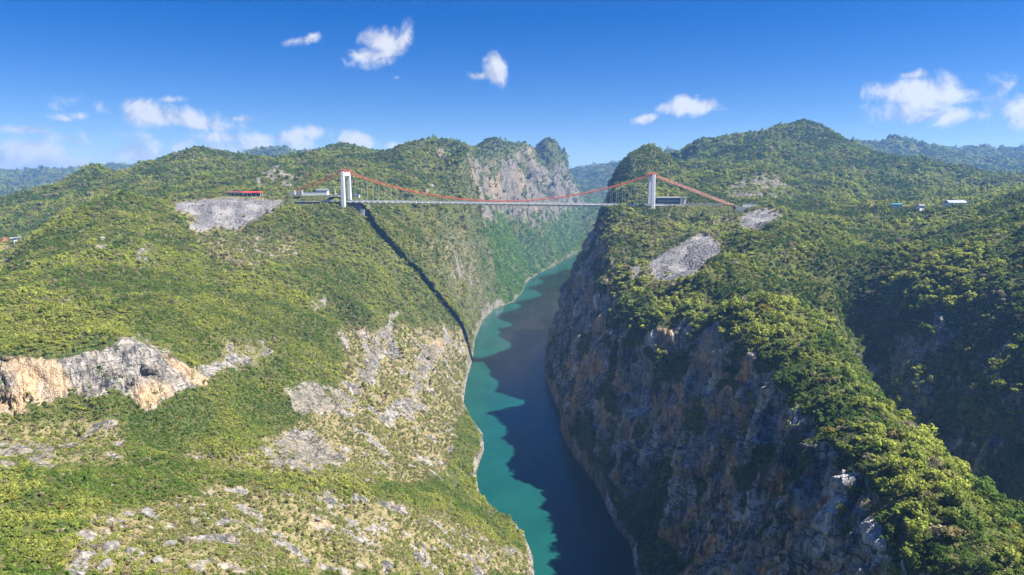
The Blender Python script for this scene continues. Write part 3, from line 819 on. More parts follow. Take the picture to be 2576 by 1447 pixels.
# ------------------------------------------------------------------ suspension bridge (local x along the deck, y across, away from the camera)
M_white = simple('tower_concrete_paint', (.66, .68, .70), .55, 0, .07, .25)
M_red = simple('red_cable_paint', (.44, .095, .032), .45, 0, .25, .5)
M_deck = simple('deck_concrete', (.80, .78, .74), .7, 0, .1, .2)
M_asph = simple('asphalt', (.07, .07, .072), .9, 0, .15, .6)
M_steel = simple('hanger_steel', (.55, .56, .55), .4, .3, .1, 1.)
M_conc = simple('grey_concrete', (.36, .35, .33), .8, 0, .2, .3)
M_glass = simple('dark_blue_glass', (.012, .05, .085), .08, 0, .3, .2)
M_frame = simple('pale_metal_frame', (.78, .80, .80), .5, .2, .08, .5)
M_rroof = simple('bright_red_roof', (.55, .035, .03), .5, 0, .15, .4)
M_mroof = simple('maroon_roof', (.16, .03, .045), .6, 0, .2, .4)
M_wall = simple('white_render', (.80, .79, .76), .8, 0, .1, .4)
M_groof = simple('grey_tile_roof', (.13, .14, .16), .7, 0, .2, .5)
M_broof = simple('blue_sheet_roof', (.22, .25, .50), .5, .1, .2, .3)
M_sky_roof = simple('pale_blue_roof', (.25, .42, .68), .5, 0, .15, .3)
M_dark = simple('dark_wall', (.035, .045, .075), .6, 0, .3, .4)
M_door = simple('brown_door', (.12, .065, .035), .6, 0, .2, 1.)
M_sand = simple('sandstone_paving', (.50, .43, .33), .85, 0, .15, .3)

BW = 13.0                                   # half distance between the cable planes
RZ = math.atan2(AX[1], AX[0])
GRADE = AX[2] / SPAN
br = thing('suspension_bridge', 'red cabled suspension bridge with white portal towers spanning the gorge', 'bridge', tuple(BL), RZ)
def zd(x): return GRADE * x                 # deck level in local coordinates
TOPH = 37.5
def cable_z(x):
    if x < 0:  return TOPH + (x / 62.0) * (TOPH - 13.0)
    if x > SPAN: return zd(SPAN) + TOPH - (x - SPAN) / 101.0 * (TOPH + 1.0)
    s = x / SPAN
    low = 2.6
    return zd(x) + low + (TOPH - low) * (2 * s - 1) ** 2 / 1.0
XE0, XE1 = -62.0, SPAN + 101.0
# deck
m = MB(); n = 40
for i in range(n):
    x0 = -30 + (SPAN + 75) * i / n; x1 = -30 + (SPAN + 75) * (i + 1) / n
    vs = []
    for x in (x0, x1):
        z = zd(x)
        vs += [(x, -7, z - .9), (x, -8.8, z - .2), (x, -8.8, z + .35), (x, 8.8, z + .35), (x, 8.8, z - .2), (x, 7, z - .9), (x, 5, z - 2.3), (x, -5, z - 2.3)]
    fs = [(k, (k + 1) % 8, 8 + (k + 1) % 8, 8 + k) for k in range(8)]
    if i == 0: fs.append(tuple(range(8))[::-1])
    if i == n - 1: fs.append(tuple(range(8, 16)))
    m.add(vs, fs)
deck = m.build('deck', M_deck, br)
m = MB()
for i in range(20):
    x0 = -30 + (SPAN + 75) * i / 20; x1 = -30 + (SPAN + 75) * (i + 1) / 20
    m.add([(x0, -7.2, zd(x0) + .36), (x1, -7.2, zd(x1) + .36), (x1, 7.2, zd(x1) + .36), (x0, 7.2, zd(x0) + .36)], [(0, 1, 2, 3)])
m.build('roadway', M_asph, deck)
for sy in (-1, 1):
    m = MB()
    xs = np.linspace(-30, SPAN + 45, 110)
    for h in (.55, 1.0, 1.45):
        for a, b_ in zip(xs[:-1], xs[1:]):
            m.box(((a + b_) / 2, sy * 8.5, zd((a + b_) / 2) + .35 + h), ((b_ - a) / 2, 0, zd(b_ - a) / 2), (0, .06, 0), (0, 0, .09))
    for x in xs: m.box((x, sy * 8.5, zd(x) + 1.1), (.08, 0, 0), (0, .08, 0), (0, 0, .75))
    m.build('railing', M_white, deck)
# towers
for x in (0.0, SPAN):
    zb = zd(x)
    tw = None
    m = MB()                                              # top crossbeam carries the name of the tower part
    m.box((x, 0, zb + TOPH - 3.0), (2.0, 0, 0), (0, BW - 1.7, 0), (0, 0, 2.2))
    tw = m.build('tower', M_white, br)
    tw['label'] = 'white concrete portal tower with slim tapered legs'
    m = MB(); m.box((x, 0, zb - 4.2), (1.9, 0, 0), (0, BW - 1.2, 0), (0, 0, 1.7)); m.build('lower_crossbeam', M_white, tw)
    for sy in (-1, 1):
        m = MB()
        vs = []
        for z, hw, hd in ((zb - 34, 2.9, 2.3), (zb - 3, 2.5, 2.0), (zb + TOPH, 2.1, 1.6)):
            y = sy * (BW + (0.6 if z < zb else 0) - (0.0))
            c = .55
            for px_, py_ in ((-hw + c, -hd), (hw - c, -hd), (hw, -hd + c), (hw, hd - c), (hw - c, hd), (-hw + c, hd), (-hw, hd - c), (-hw, -hd + c)):
                vs.append((x + px_, y + py_, z))
        fs = [(r * 8 + k, r * 8 + (k + 1) % 8, r * 8 + 8 + (k + 1) % 8, r * 8 + 8 + k) for r in range(2) for k in range(8)]
        fs += [tuple(range(8))[::-1], tuple(range(16, 24))]
        m.add(vs, fs); m.build('leg', M_white, tw)
        m = MB()                                         # red saddle housing on the leg
        pts = [(x + dx, sy * BW, zb + TOPH + .7 + 1.6 * (1 - (dx / 5.0) ** 2) - .6) for dx in np.linspace(-5.0, 5.0, 9)]
        m.tube(pts, .8, 8); m.build('saddle_cover', M_red, tw)
    m = MB(); m.box((x, 0, zb + TOPH - .3), (1.2, 0, 0), (0, BW - 2.0, 0), (0, 0, .45)); m.build('saddle_walkway', M_red, tw)
# main cables, hand ropes and hangers
hx_ = np.arange(8.0, SPAN - 4.0, 7.6)
for sy in (-1, 1):
    m = MB()
    xs = np.concatenate([np.linspace(XE0, 0, 12), np.linspace(0, SPAN, 70)[1:], np.linspace(SPAN, XE1, 16)[1:]])
    m.tube([(x, sy * BW, cable_z(x)) for x in xs], .38, 6)
    cb = m.build('main_cable', M_red, br, True)
    m = MB()
    for dy in (-.85, .85):
        m.tube([(x, sy * BW + dy, cable_z(x) + 1.25) for x in xs], .06, 4)
    for k, x in enumerate(np.arange(XE0 + 2, XE1 - 2, 6.0)):
        for dy in (-.85, .85):
            m.box((x, sy * BW + dy, cable_z(x) + .65), (.06, 0, 0), (0, .06, 0), (0, 0, .65))
    m.build('hand_rope', M_red, cb)
    hm = MB(); hm.box((0, 0, .5), (.13, 0, 0), (0, .13, 0), (0, 0, .5)); hme = hm.mesh('hanger', M_steel)
    for x in hx_:
        h = cable_z(x) - zd(x) - .3
        link('hanger', hme, br, (x, sy * BW, zd(x) + .3), None, (1, 1, max(h, .4)))
    m = MB()
    m.box((XE0 - 3, sy * BW, cable_z(XE0) - 2.6), (3.6, 0, 1.0), (0, 2.5, 0), (0, 0, 2.8)); m.build('anchor_block', M_conc, br)
    m = MB()
    m.box((XE1 + 3, sy * BW, cable_z(XE1) - 3.2), (6, 0, -1.5), (0, 4, 0), (0, 0, 3.5)); m.build('anchor_block', M_conc, br)
gm = MB(); gm.box((0, 0, 0), (.3, 0, 0), (0, BW + .2, 0), (0, 0, .3)); gme = gm.mesh('cross_girder', M_deck)
for x in hx_: link('cross_girder', gme, br, (x, 0, zd(x) - .55))

# ------------------------------------------------------------------ buildings
def place(u, v, Y):
    x, y, z = P(u, v, Y)
    return x, y, z
def window_grid(parent, x0, x1, z0, z1, nx, nz, y, mat, fmat, gap=.25):
    for i in range(nx):
        for k in range(nz):
            a = x0 + (x1 - x0) * i / nx + gap / 2; b_ = x0 + (x1 - x0) * (i + 1) / nx - gap / 2
            c = z0 + (z1 - z0) * k / nz + gap / 2; d_ = z0 + (z1 - z0) * (k + 1) / nz - gap / 2
            m = MB(); m.box(((a + b_) / 2, y, (c + d_) / 2), ((b_ - a) / 2, 0, 0), (0, .08, 0), (0, 0, (d_ - c) / 2)); m.build('pane', mat, parent)
def visitor_centre():
    x, y, z = place(1652, 517, 892)
    o = thing('visitor_centre', 'long dark glass fronted hall with white roof beside the right tower', 'building', (x, y, z), RZ)
    m = MB(); m.box((15, 6, 5.0), (14.9, 0, 0), (0, 5.7, 0), (0, 0, 5.0)); w = m.build('wall', M_dark, o)
    m = MB(); m.box((15, .15, 5.6), (14.7, 0, 0), (0, .1, 0), (0, 0, .22)); m.box((15, .15, 1.2), (14.7, 0, 0), (0, .1, 0), (0, 0, .18))
    m.build('sill', M_frame, w)
    gp = MB(); gp.box((15, .2, 9.9), (14.8, 0, 0), (0, .1, 0), (0, 0, .15)); gw = gp.build('glazing', M_frame, o)
    window_grid(gw, .4, 29.6, 1.4, 5.3, 10, 1, .12, M_glass, M_frame); window_grid(gw, .4, 29.6, 5.9, 9.6, 10, 1, .12, M_glass, M_frame)
    m = MB(); m.box((15.5, 5.5, 10.45), (17, 0, 0), (0, 7.4, 0), (0, 0, .42)); m.build('roof', M_white, o)
    m = MB(); m.box((33.6, 4.5, 5.2), (3.6, 0, 0), (0, 6.0, 0), (0, 0, 5.3)); e = m.build('end_tower', M_wall, o)
    for k in range(3):
        m = MB(); m.box((33.6, -1.55, 2.2 + 3 * k), (1.1, 0, 0), (0, .08, 0), (0, 0, .8)); m.build('window', M_glass, e)
    m = MB(); m.box((33.6, -2.4, 10.7), (4.6, 0, 0), (0, 3.4, 0), (0, 0, .25)); m.build('canopy', M_white, e)
visitor_centre()
def wall_thing(name, label, u0, u1, v, Y, h, thick, mat, cap, posts=0, drop=2.5):
    a = np.array(place(u0, v, Y)); b_ = np.array(place(u1, v, Y))
    L = b_[0] - a[0]
    o = thing(name, label, 'wall', tuple(a))
    n = max(3, int(L / 4.0))
    for i in range(n):
        m = MB(); w = L / n
        m.box((w * (i + .5), 0, h / 2 - drop / 2), (w / 2 - .06, 0, 0), (0, thick / 2, 0), (0, 0, h / 2 + drop / 2)); m.build('panel', mat, o)
    m = MB(); m.box((L / 2, 0, h + .14), (L / 2 + .2, 0, 0), (0, thick / 2 + .15, 0), (0, 0, .14)); m.build('coping', cap, o)
    return o
wall_thing('terrace_wall', 'pale stone terrace wall running from the glass hall', 1722, 1818, 519, 838, 2.6, .8, M_sand, M_wall)
wall_thing('roadside_wall', 'short white roadside wall past the right cable anchorage', 1868, 1905, 517, 846, 1.3, .6, M_wall, M_wall)
wall_thing('road_parapet', 'long white road parapet leading to the left tower', 795, 862, 494, 905, 1.6, .5, M_wall, M_white)
wall_thing('upper_parapet', 'white parapet stepped above the road behind the left tower', 748, 822, 488, 925, 1.8, .5, M_wall, M_white)
wall_thing('retaining_wall', 'dark blue panelled retaining wall with white coping above the gravel', 736, 806, 516, 858, 4.2, .8, M_dark, M_wall)

def house(name, label, u, v, Y, w, dp, h, wallm, roofm, rise=2.2, rot=0., group=None, floors=1, nw=3, over=.7, flat=False):
    x, y, z = place(u, v, Y) if Y else hit(u, v, 500, 1500)
    o = thing(name, label, 'house', (x, y, z), rot, group)
    m = MB(); m.box((0, 0, h / 2 - 1), (w / 2, 0, 0), (0, dp / 2, 0), (0, 0, h / 2 + 1)); wl = m.build('wall', wallm, o)
    m = MB()
    if flat:
        m.box((0, 0, h + .22), (w / 2 + over, 0, 0), (0, dp / 2 + over, 0), (0, 0, .22))
    else:
        a, b_ = w / 2 + over, dp / 2 + over
        m.add([(-a, -b_, h - .1), (a, -b_, h - .1), (a, b_, h - .1), (-a, b_, h - .1), (-a * .94, 0, h + rise), (a * .94, 0, h + rise),
               (-a, -b_, h + .2), (a, -b_, h + .2), (a, b_, h + .2), (-a, b_, h + .2)],
              [(3, 2, 1, 0), (0, 1, 7, 6), (1, 2, 8, 7), (2, 3, 9, 8), (3, 0, 6, 9), (6, 7, 5, 4), (8, 9, 4, 5), (7, 8, 5), (9, 6, 4)])
    m.build('roof', roofm, o)
    for f in range(floors):
        fh = h / floors
        for k in range(nw):
            cx = -w / 2 + w * (k + .5) / nw
            if f == 0 and k == nw // 2:
                m = MB(); m.box((cx, -dp / 2 - .03, fh * .36), (.55, 0, 0), (0, .06, 0), (0, 0, fh * .36)); m.build('door', M_door, o)
            else:
                m = MB(); m.box((cx, -dp / 2 - .05, fh * (f + .55)), (.75, 0, 0), (0, .07, 0), (0, 0, .75)); wn = m.build('window', M_frame, o)
                m = MB(); m.box((cx, -dp / 2 - .1, fh * (f + .55)), (.6, 0, 0), (0, .06, 0), (0, 0, .6)); m.build('pane', M_glass, wn)
    return o
def pavilion(name, label, u, v, Y, w, dp, h, roofm, rise):
    x, y, z = place(u, v, Y)
    o = thing(name, label, 'pavilion', (x, y, z))
    m = MB(); a, b_ = w / 2 + 1, dp / 2 + 1
    m.add([(-a, -b_, h), (a, -b_, h), (a, b_, h), (-a, b_, h), (-a * .9, 0, h + rise), (a * .9, 0, h + rise), (-a, -b_, h + .4), (a, -b_, h + .4), (a, b_, h + .4), (-a, b_, h + .4)],
          [(3, 2, 1, 0), (0, 1, 7, 6), (1, 2, 8, 7), (2, 3, 9, 8), (3, 0, 6, 9), (6, 7, 5, 4), (8, 9, 4, 5), (7, 8, 5), (9, 6, 4)])
    m.build('roof', roofm, o)
    for k in range(5):
        for sy in (-1, 1):
            m = MB(); m.box((-w / 2 + w * k / 4, sy * dp / 2, h / 2 - 1.5), (.3, 0, 0), (0, .3, 0), (0, 0, h / 2 + 1.5)); m.build('post', M_white, o)
    m = MB(); m.box((0, dp * .2, h / 2 - .6), (w / 2 - .6, 0, 0), (0, .2, 0), (0, 0, h / 2 - .4)); m.build('back_wall', M_dark, o)
pavilion('pavilion', 'open pavilion with bright red roof above the gravel bank', 636, 493, 905, 23, 8, 4.2, M_rroof, 1.6)
pavilion('pavilion', 'open pavilion with dark maroon roof above the gravel bank', 594, 493, 912, 21, 9, 4.4, M_mroof, 1.8)
house('gatehouse', 'small white gatehouse with grey arched roof behind the left tower', 812, 487, 935, 15, 8, 4.2, M_wall, M_groof, 2.4, nw=3)
house('kiosk', 'little white kiosk with pale blue flat roof beside the left tower', 897, 497, 905, 8, 5, 3.6, M_wall, M_sky_roof, flat=True, nw=3)
house('farmhouse', 'white village house with wide lilac blue roof on the plateau', 2402, 522, 0, 22, 10, 4.4, M_wall, M_broof, 3.0, .05, nw=5)
house('farmhouse', 'small white hut with dark roof among plateau trees', 2316, 527, 0, 7, 5, 3.2, M_wall, M_groof, 1.6, .2)
house('farmhouse', 'low teal roofed shed at the edge of the plateau wood', 2254, 522, 0, 11, 6, 3.0, M_wall, simple('teal_roof', (.03, .16, .20), .5), 1.4, -.1)
house('farmhouse', 'two storey white farmhouse with dark roof beside the yellow field', 46, 611, 862, 7, 6, 6.0, M_wall, M_groof, 1.8, .3, floors=2, nw=2)
house('farmhouse', 'low white farmhouse with flat roof on the valley terrace', 34, 606, 880, 6, 5, 3.4, M_wall, M_wall, 1.5, .1, flat=True)
house('farmhouse', 'tiny white house half hidden by the left hill', 92, 601, 905, 6, 5, 3.4, M_wall, M_wall, 1.5, -.2, flat=True, nw=2)
# abutment under the left tower
x, y, z = place(893, 517, 862)
o = thing('abutment', 'dark concrete bridge abutment stepped into the slope below the left tower', 'abutment', (x, y, z))
m = MB(); m.box((0, 6, -5), (7, 0, 0), (0, 9, 0), (0, 0, 5.4)); m.build('block', M_dark, o)
m = MB(); m.box((9, 5, -9), (2.4, 0, 0), (0, 8, 0), (0, 0, 4.2)); m.build('pier', M_conc, o)
# lighting mast with curved arm
x, y, z = place(846, 493, 925)
o = thing('light_mast', 'white lighting mast with curved arm behind the left tower road', 'mast', (x, y, z))
m = MB(); m.tube([(0, 0, -2), (-1, 0, 5), (-2.2, 0, 9)], [.45, .35, .25], 6); m.build('pole', M_white, o)
m = MB(); m.tube([(-2.2 + 8.5 * (1 - math.cos(t)) * .6, 0, 9 + 3.2 * math.sin(t)) for t in np.linspace(0, 2.6, 9)], .25, 5); m.build('arm', M_white, o)

# ------------------------------------------------------------------ vegetation
def leaf_material(name):
    m = bpy.data.materials.new(name); m.use_nodes = True
    t = NT(m.node_tree)
    for n in list(t.n): t.n.remove(n)
    out = t.node('ShaderNodeOutputMaterial')
    at = t.node('ShaderNodeAttribute', attribute_name='tint', attribute_type='INSTANCER')
    oi = t.node('ShaderNodeObjectInfo')
    f = t.smooth(at.outputs['Alpha'], .5, .51)
    base = t.mix(t.math('GREATER_THAN', t.math('ADD', t.math('ADD', sepc(t, at, 0), sepc(t, at, 1)), sepc(t, at, 2)), .0005), oi.outputs['Color'], at.outputs['Color'])
    g = t.node('ShaderNodeNewGeometry')
    hv = t.node('ShaderNodeHueSaturation')
    n = t.noise(g.outputs['Position'], .9, 1, .5)
    t.put(hv.inputs['Value'], t.smooth(n, .3, .7, .72, 1.28))
    t.put(hv.inputs['Color'], base)
    df = t.node('ShaderNodeBsdfDiffuse', ins={'Color': hv.outputs[0]})
    tl = t.node('ShaderNodeBsdfTranslucent', ins={'Color': hv.outputs[0]})
    ms = t.node('ShaderNodeMixShader', ins={0: .36, 1: df.outputs[0], 2: tl.outputs[0]})
    t.l.new(ms.outputs[0], out.inputs[0])
    return m
def sepc(t, at, k):
    s = t.node('ShaderNodeSeparateColor', ins={0: at.outputs['Color']})
    return s.outputs[k]
M_leaf = leaf_material('foliage')
M_bark = simple('bark', (.13, .10, .075), .9, 0, .2, 2.)

def crown_mesh(name, seed, nleaf, lobes, flat=.75, leaf=.30, lift=.0):
    """lobed crown of leaf-clump faces, unit radius, base at z = 0"""
    r = np.random.default_rng(seed)
    cen = []
    for k in range(lobes):
        a = r.uniform(0, 2 * np.pi); q = r.uniform(.15, .85) if k else 0.0
        cen.append((q * math.cos(a), q * math.sin(a), r.uniform(.25, .85) * flat + lift, r.uniform(.20, .55)))
    v = []; f = []
    for i in range(nleaf):
        cx, cy_, cz, cr_ = cen[r.integers(lobes)]
        d = r.normal(size=3); d /= np.linalg.norm(d)
        if d[2] < -.35: d[2] *= -1
        rr = cr_ * r.uniform(.72, 1.08)
        p = np.array([cx, cy_, cz]) + d * rr * np.array([1, 1, flat])
        n = d * .9 + r.normal(size=3) * .42 + np.array([0, 0, .25]); n /= np.linalg.norm(n)
        a = np.cross(n, r.normal(size=3)); a /= np.linalg.norm(a); b_ = np.cross(n, a)
        s = leaf * r.uniform(.55, 1.15)
        k = len(v)
        pts = [p + a * s * .6, p + b_ * s * .42 + n * s * .12, p - a * s * .55, p - b_ * s * .45 + n * s * .05]
        v += [tuple(x) for x in pts]; f.append((k, k + 1, k + 2, k + 3))
    me = bpy.data.meshes.new(name); me.from_pydata(v, [], f); me.materials.append(M_leaf); me.update()
    return me

proto = bpy.data.collections.new('shrub_prototypes')
NPROTO = 12
for k in range(NPROTO):
    me = crown_mesh('shrub_shape', 100 + k, 170, 3 + k % 5, (.5, .7, .95, 1.3)[k % 4], (.24, .30, .27)[k % 3])
    proto.objects.link(bpy.data.objects.new('shrub_shape', me))

# candidates: every cell of the sheet the eye can reach, weighted by its true area
i0, i1 = np.searchsorted(ang, math.radians(-43)), np.searchsorted(ang, math.radians(43))
sl_ = (slice(i0, i1 - 1), slice(0, NR - 1))
Pm = np.stack([TX, TY, TZ], -1)
e1 = Pm[i0 + 1:i1, :-1] - Pm[i0:i1 - 1, :-1]; e2 = Pm[i0:i1 - 1, 1:] - Pm[i0:i1 - 1, :-1]
area = np.linalg.norm(np.cross(e1, e2), axis=-1)
rr_ = RR[sl_]
elev = (TZ[sl_] - HC) / rr_
runmax = np.maximum.accumulate(elev, axis=1)
vis = elev > runmax - np.maximum(5.0, .006 * rr_) / rr_
vis &= (rr_ > 120) & (rr_ < 5600) & (SB[sl_] > 1.2)
rock, grav, dry, fld, soil = (a[sl_] for a in (M_rock, M_gravel, M_dry, M_field, M_soil))
rgt = RIGHT[sl_]; X_, Y_, Z_ = TX[sl_], TY[sl_], TZ[sl_]
clump = fbm2(X_, Y_, 24.0, 3, .55, 120); patchy = fbm2(X_, Y_, 90.0, 3, .55, 130)
dens = (1 - np.clip(rock * 1.25, 0, 1)) ** 1.3
dens = np.maximum(dens, rock * .75 * sstep(clump, .0, .25) * np.where(M_pale[sl_] > .5, .4, 1.0))
dens *= (1 - np.clip(grav * 1.4, 0, 1) * .98) * (1 - fld * .85) * (1 - soil * .8)
dens *= np.where(rgt, 1.0, np.clip(1.10 - dry * .38 + clump * .9, .12, 1.15))
fgm = (~rgt) & (Y_ < 420) & (TY[sl_] > 0)
rb = np.where(rgt, 1.75, .98) * np.where(fgm, .85, 1.0)
rb = np.maximum(rb, .0019 * rr_) * (1 + np.where(rgt, .45, .30) * np.clip(patchy * 2.2, -1, 1))
exp_n = np.where(rgt, 1.4, 1.45) * area * dens / (np.pi * rb ** 2) * vis
rg_ = np.random.default_rng(5)
cnt = rg_.poisson(np.minimum(exp_n, 6))
ii, jj = np.nonzero(cnt)
rep = cnt[ii, jj]
ii = np.repeat(ii, rep); jj = np.repeat(jj, rep)
n = len(ii)
fa, fb = rg_.random(n), rg_.random(n)
base_p = Pm[i0:i1][ii, jj]
pos = base_p + e1[ii, jj] * fa[:, None] + e2[ii, jj] * fb[:, None]
size = rb[ii, jj] * np.exp(rg_.normal(0, .46, n)) * (1 - .35 * rock[ii, jj])
size = np.minimum(size, 2.2 * rb[ii, jj])
def shade_of():
    g1 = clump[ii, jj] + .5 * rg_.normal(0, .3, n); g2 = patchy[ii, jj]
    d_ = np.clip(dry[ii, jj], 0, 1); R_ = rgt[ii, jj]; y_ = Y_[ii, jj]
    fg = (fgm[ii, jj]).astype(float)
    t1 = sstep(g1 + 1.1 * g2, -.42, .50)[:, None]
    t2 = rg_.random(n)[:, None]
    left = (1 - t1) * np.array([.105, .152, .030]) + t1 * np.array([.290, .298, .062])
    left = left * (1 - fg[:, None] * .55) + fg[:, None] * .55 * ((1 - t1) * np.array([.105, .155, .030]) + t1 * np.array([.270, .265, .070]))
    right = (1 - t1) * np.array([.088, .135, .032]) + t1 * np.array([.310, .320, .072])
    c = np.where(R_[:, None], right, left)
    far = sstep(y_, 900, 1500)[:, None]
    c = c * (1 - far) + far * ((1 - t1) * np.array([.060, .108, .028]) + t1 * np.array([.215, .252, .056]))
    pal = (d_ * (1 - R_))[:, None] * .6
    c = c * (1 - pal) + pal * np.array([.255, .245, .085])
    tal = ((~R_) & (y_ > 1240) & (Z_[ii, jj] < 175)).astype(float)[:, None]
    c = c * (1 - tal) + tal * ((1 - t1) * np.array([.085, .165, .035]) + t1 * np.array([.15, .26, .05]))
    # dry and bare shrubs
    pb = (1 - tal[:, 0]) * np.where(R_, .05, .13) * (1 - .6 * fg) + .50 * d_ * (1 - .4 * fg)
    k = rg_.random(n) < pb
    brown = np.array([.235, .185, .085]) * (1 - t2) + np.array([.27, .225, .175]) * t2
    c = np.where(k[:, None], brown, c)
    k2 = rg_.random(n) < .012
    c = np.where(k2[:, None], np.array([.22, .17, .04]), c)
    return c * rg_.uniform(.80, 1.26, n)[:, None] * np.array([.97, 1.05, .95])
tint = shade_of()
near_site = np.zeros(n, bool)
for x0, x1, y0, y1, zz in SITES:
    near_site |= (pos[:, 0] > x0 - 4) & (pos[:, 0] < x1 + 4) & (pos[:, 1] > y0 - 22) & (pos[:, 1] < y1 + 2)
size = np.where(near_site, np.minimum(size, .95), size)
print('shrubs', n)

# the largest ones in view become trees and shrubs of their own
pu, pv = project(pos[:, 0], pos[:, 1], pos[:, 2])
app = size / np.hypot(pos[:, 0], pos[:, 1])
inview = (pu > -20) & (pu < IW + 20) & (pv < IH + 25) & (pv > 0)
R_ = rgt[ii, jj]
score = np.where(inview, app, 0)
def pick(mask, num, gap):
    idx = np.nonzero(mask)[0]; idx = idx[np.argsort(-score[idx])]
    out = []
    for k in idx:
        if len(out) >= num: break
        if all((pos[k, 0] - pos[q, 0]) ** 2 + (pos[k, 1] - pos[q, 1]) ** 2 > gap ** 2 for q in out): out.append(k)
    return out
trees = pick(R_ & (score > 0) & (pos[:, 1] < 430), 170, 3.2)
shrubs = pick((~R_) & (score > 0) & (pos[:, 1] < 330), 110, 2.2)
keep = np.ones(n, bool); keep[trees] = False; keep[shrubs] = False

def trunk_mesh(name, seed):
    r = random.Random(seed); m = MB()
    m.tube([(0, 0, -.5), (.03, .02, .1), (.06, -.02, .45), (.02, .04, .85)], [.075, .06, .045, .02], 6)
    for k in range(4):
        a = r.uniform(0, 6.28); z = r.uniform(.15, .45); L = r.uniform(.3, .5)
        m.tube([(.04, 0, z), (.04 + L * .5 * math.cos(a), L * .5 * math.sin(a), z + L * .45), (.04 + L * math.cos(a), L * math.sin(a), z + L * .75)], [.032, .022, .01], 5)
    return m.mesh(name, M_bark)
TC = [crown_mesh('crown', 300 + k, 340, 7 + k % 3, (.85, 1.0, 1.15, .75)[k % 4], .20, .18) for k in range(6)]
TT = [trunk_mesh('trunk', 400 + k) for k in range(3)]
SC = [crown_mesh('foliage', 500 + k, 240, 5 + k % 3, (.6, .75, .85)[k % 3], .22, .05) for k in range(5)]
def individual(k, name, label, cat, group, crowns, part):
    o = thing(name, label, cat, tuple(map(float, pos[k])), float(rg_.uniform(0, 6.28)), group)
    s = float(size[k])
    c = link(part, crowns[k % len(crowns)], o, None, None, (s, s, s * rg_.uniform(.9, 1.25)))
    c.color = (*map(float, tint[k]), 1.0)
    link('trunk' if name == 'tree' else 'stem', TT[k % len(TT)], o, None, None, (s, s, s))
rim = sorted((P(u, v, Y)[1], P(u, v, Y)[0]) for u, v, Y in [(1722, 800, 480), (1800, 790, 440), (1870, 830, 400), (1900, 880, 360), (1940, 950, 320), (2000, 1010, 290), (2060, 1100, 255), (2130, 1180, 230), (2200, 1270, 205), (2280, 1360, 185), (2340, 1447, 168)])
RMY = [a for a, b in rim]; RMX = [b for a, b in rim]
def tone(k):
    r, g, b_ = tint[k]
    if r > g * 1.02: return 'dry brown'
    L = r * .4 + g * .6
    return 'dark green' if L < .10 else ('mid green' if L < .155 else 'bright yellow green')
for k in trees:
    q = pos[k, 0] - np.interp(pos[k, 1], RMY, RMX)
    where = ('hanging at the edge of the shaded cliff' if q < 9 else 'on the crest of the clifftop ridge' if q < 34 else 'on the ridge flank above the dark ravine' if q < 85 else 'on the far side of the dark ravine')
    big_ = 'broad' if size[k] > 4.0 else 'small'
    lab = f'{big_} {tone(k)} tree {where}'
    individual(k, 'tree', lab, 'tree', lab.replace('tree', 'trees'), TC, 'crown')
for k in shrubs:
    u_ = pu[k]
    where = 'in the lush scrub beside the foreground rocks' if dry[ii[k], jj[k]] < .3 else 'in the dry grass of the rocky foreground shoulder'
    big_ = 'large' if size[k] > 2.1 else 'low'
    lab = f'{big_} {tone(k)} shrub {where}'
    individual(k, 'shrub', lab, 'shrub', lab.replace('shrub', 'shrubs'), SC, 'foliage')

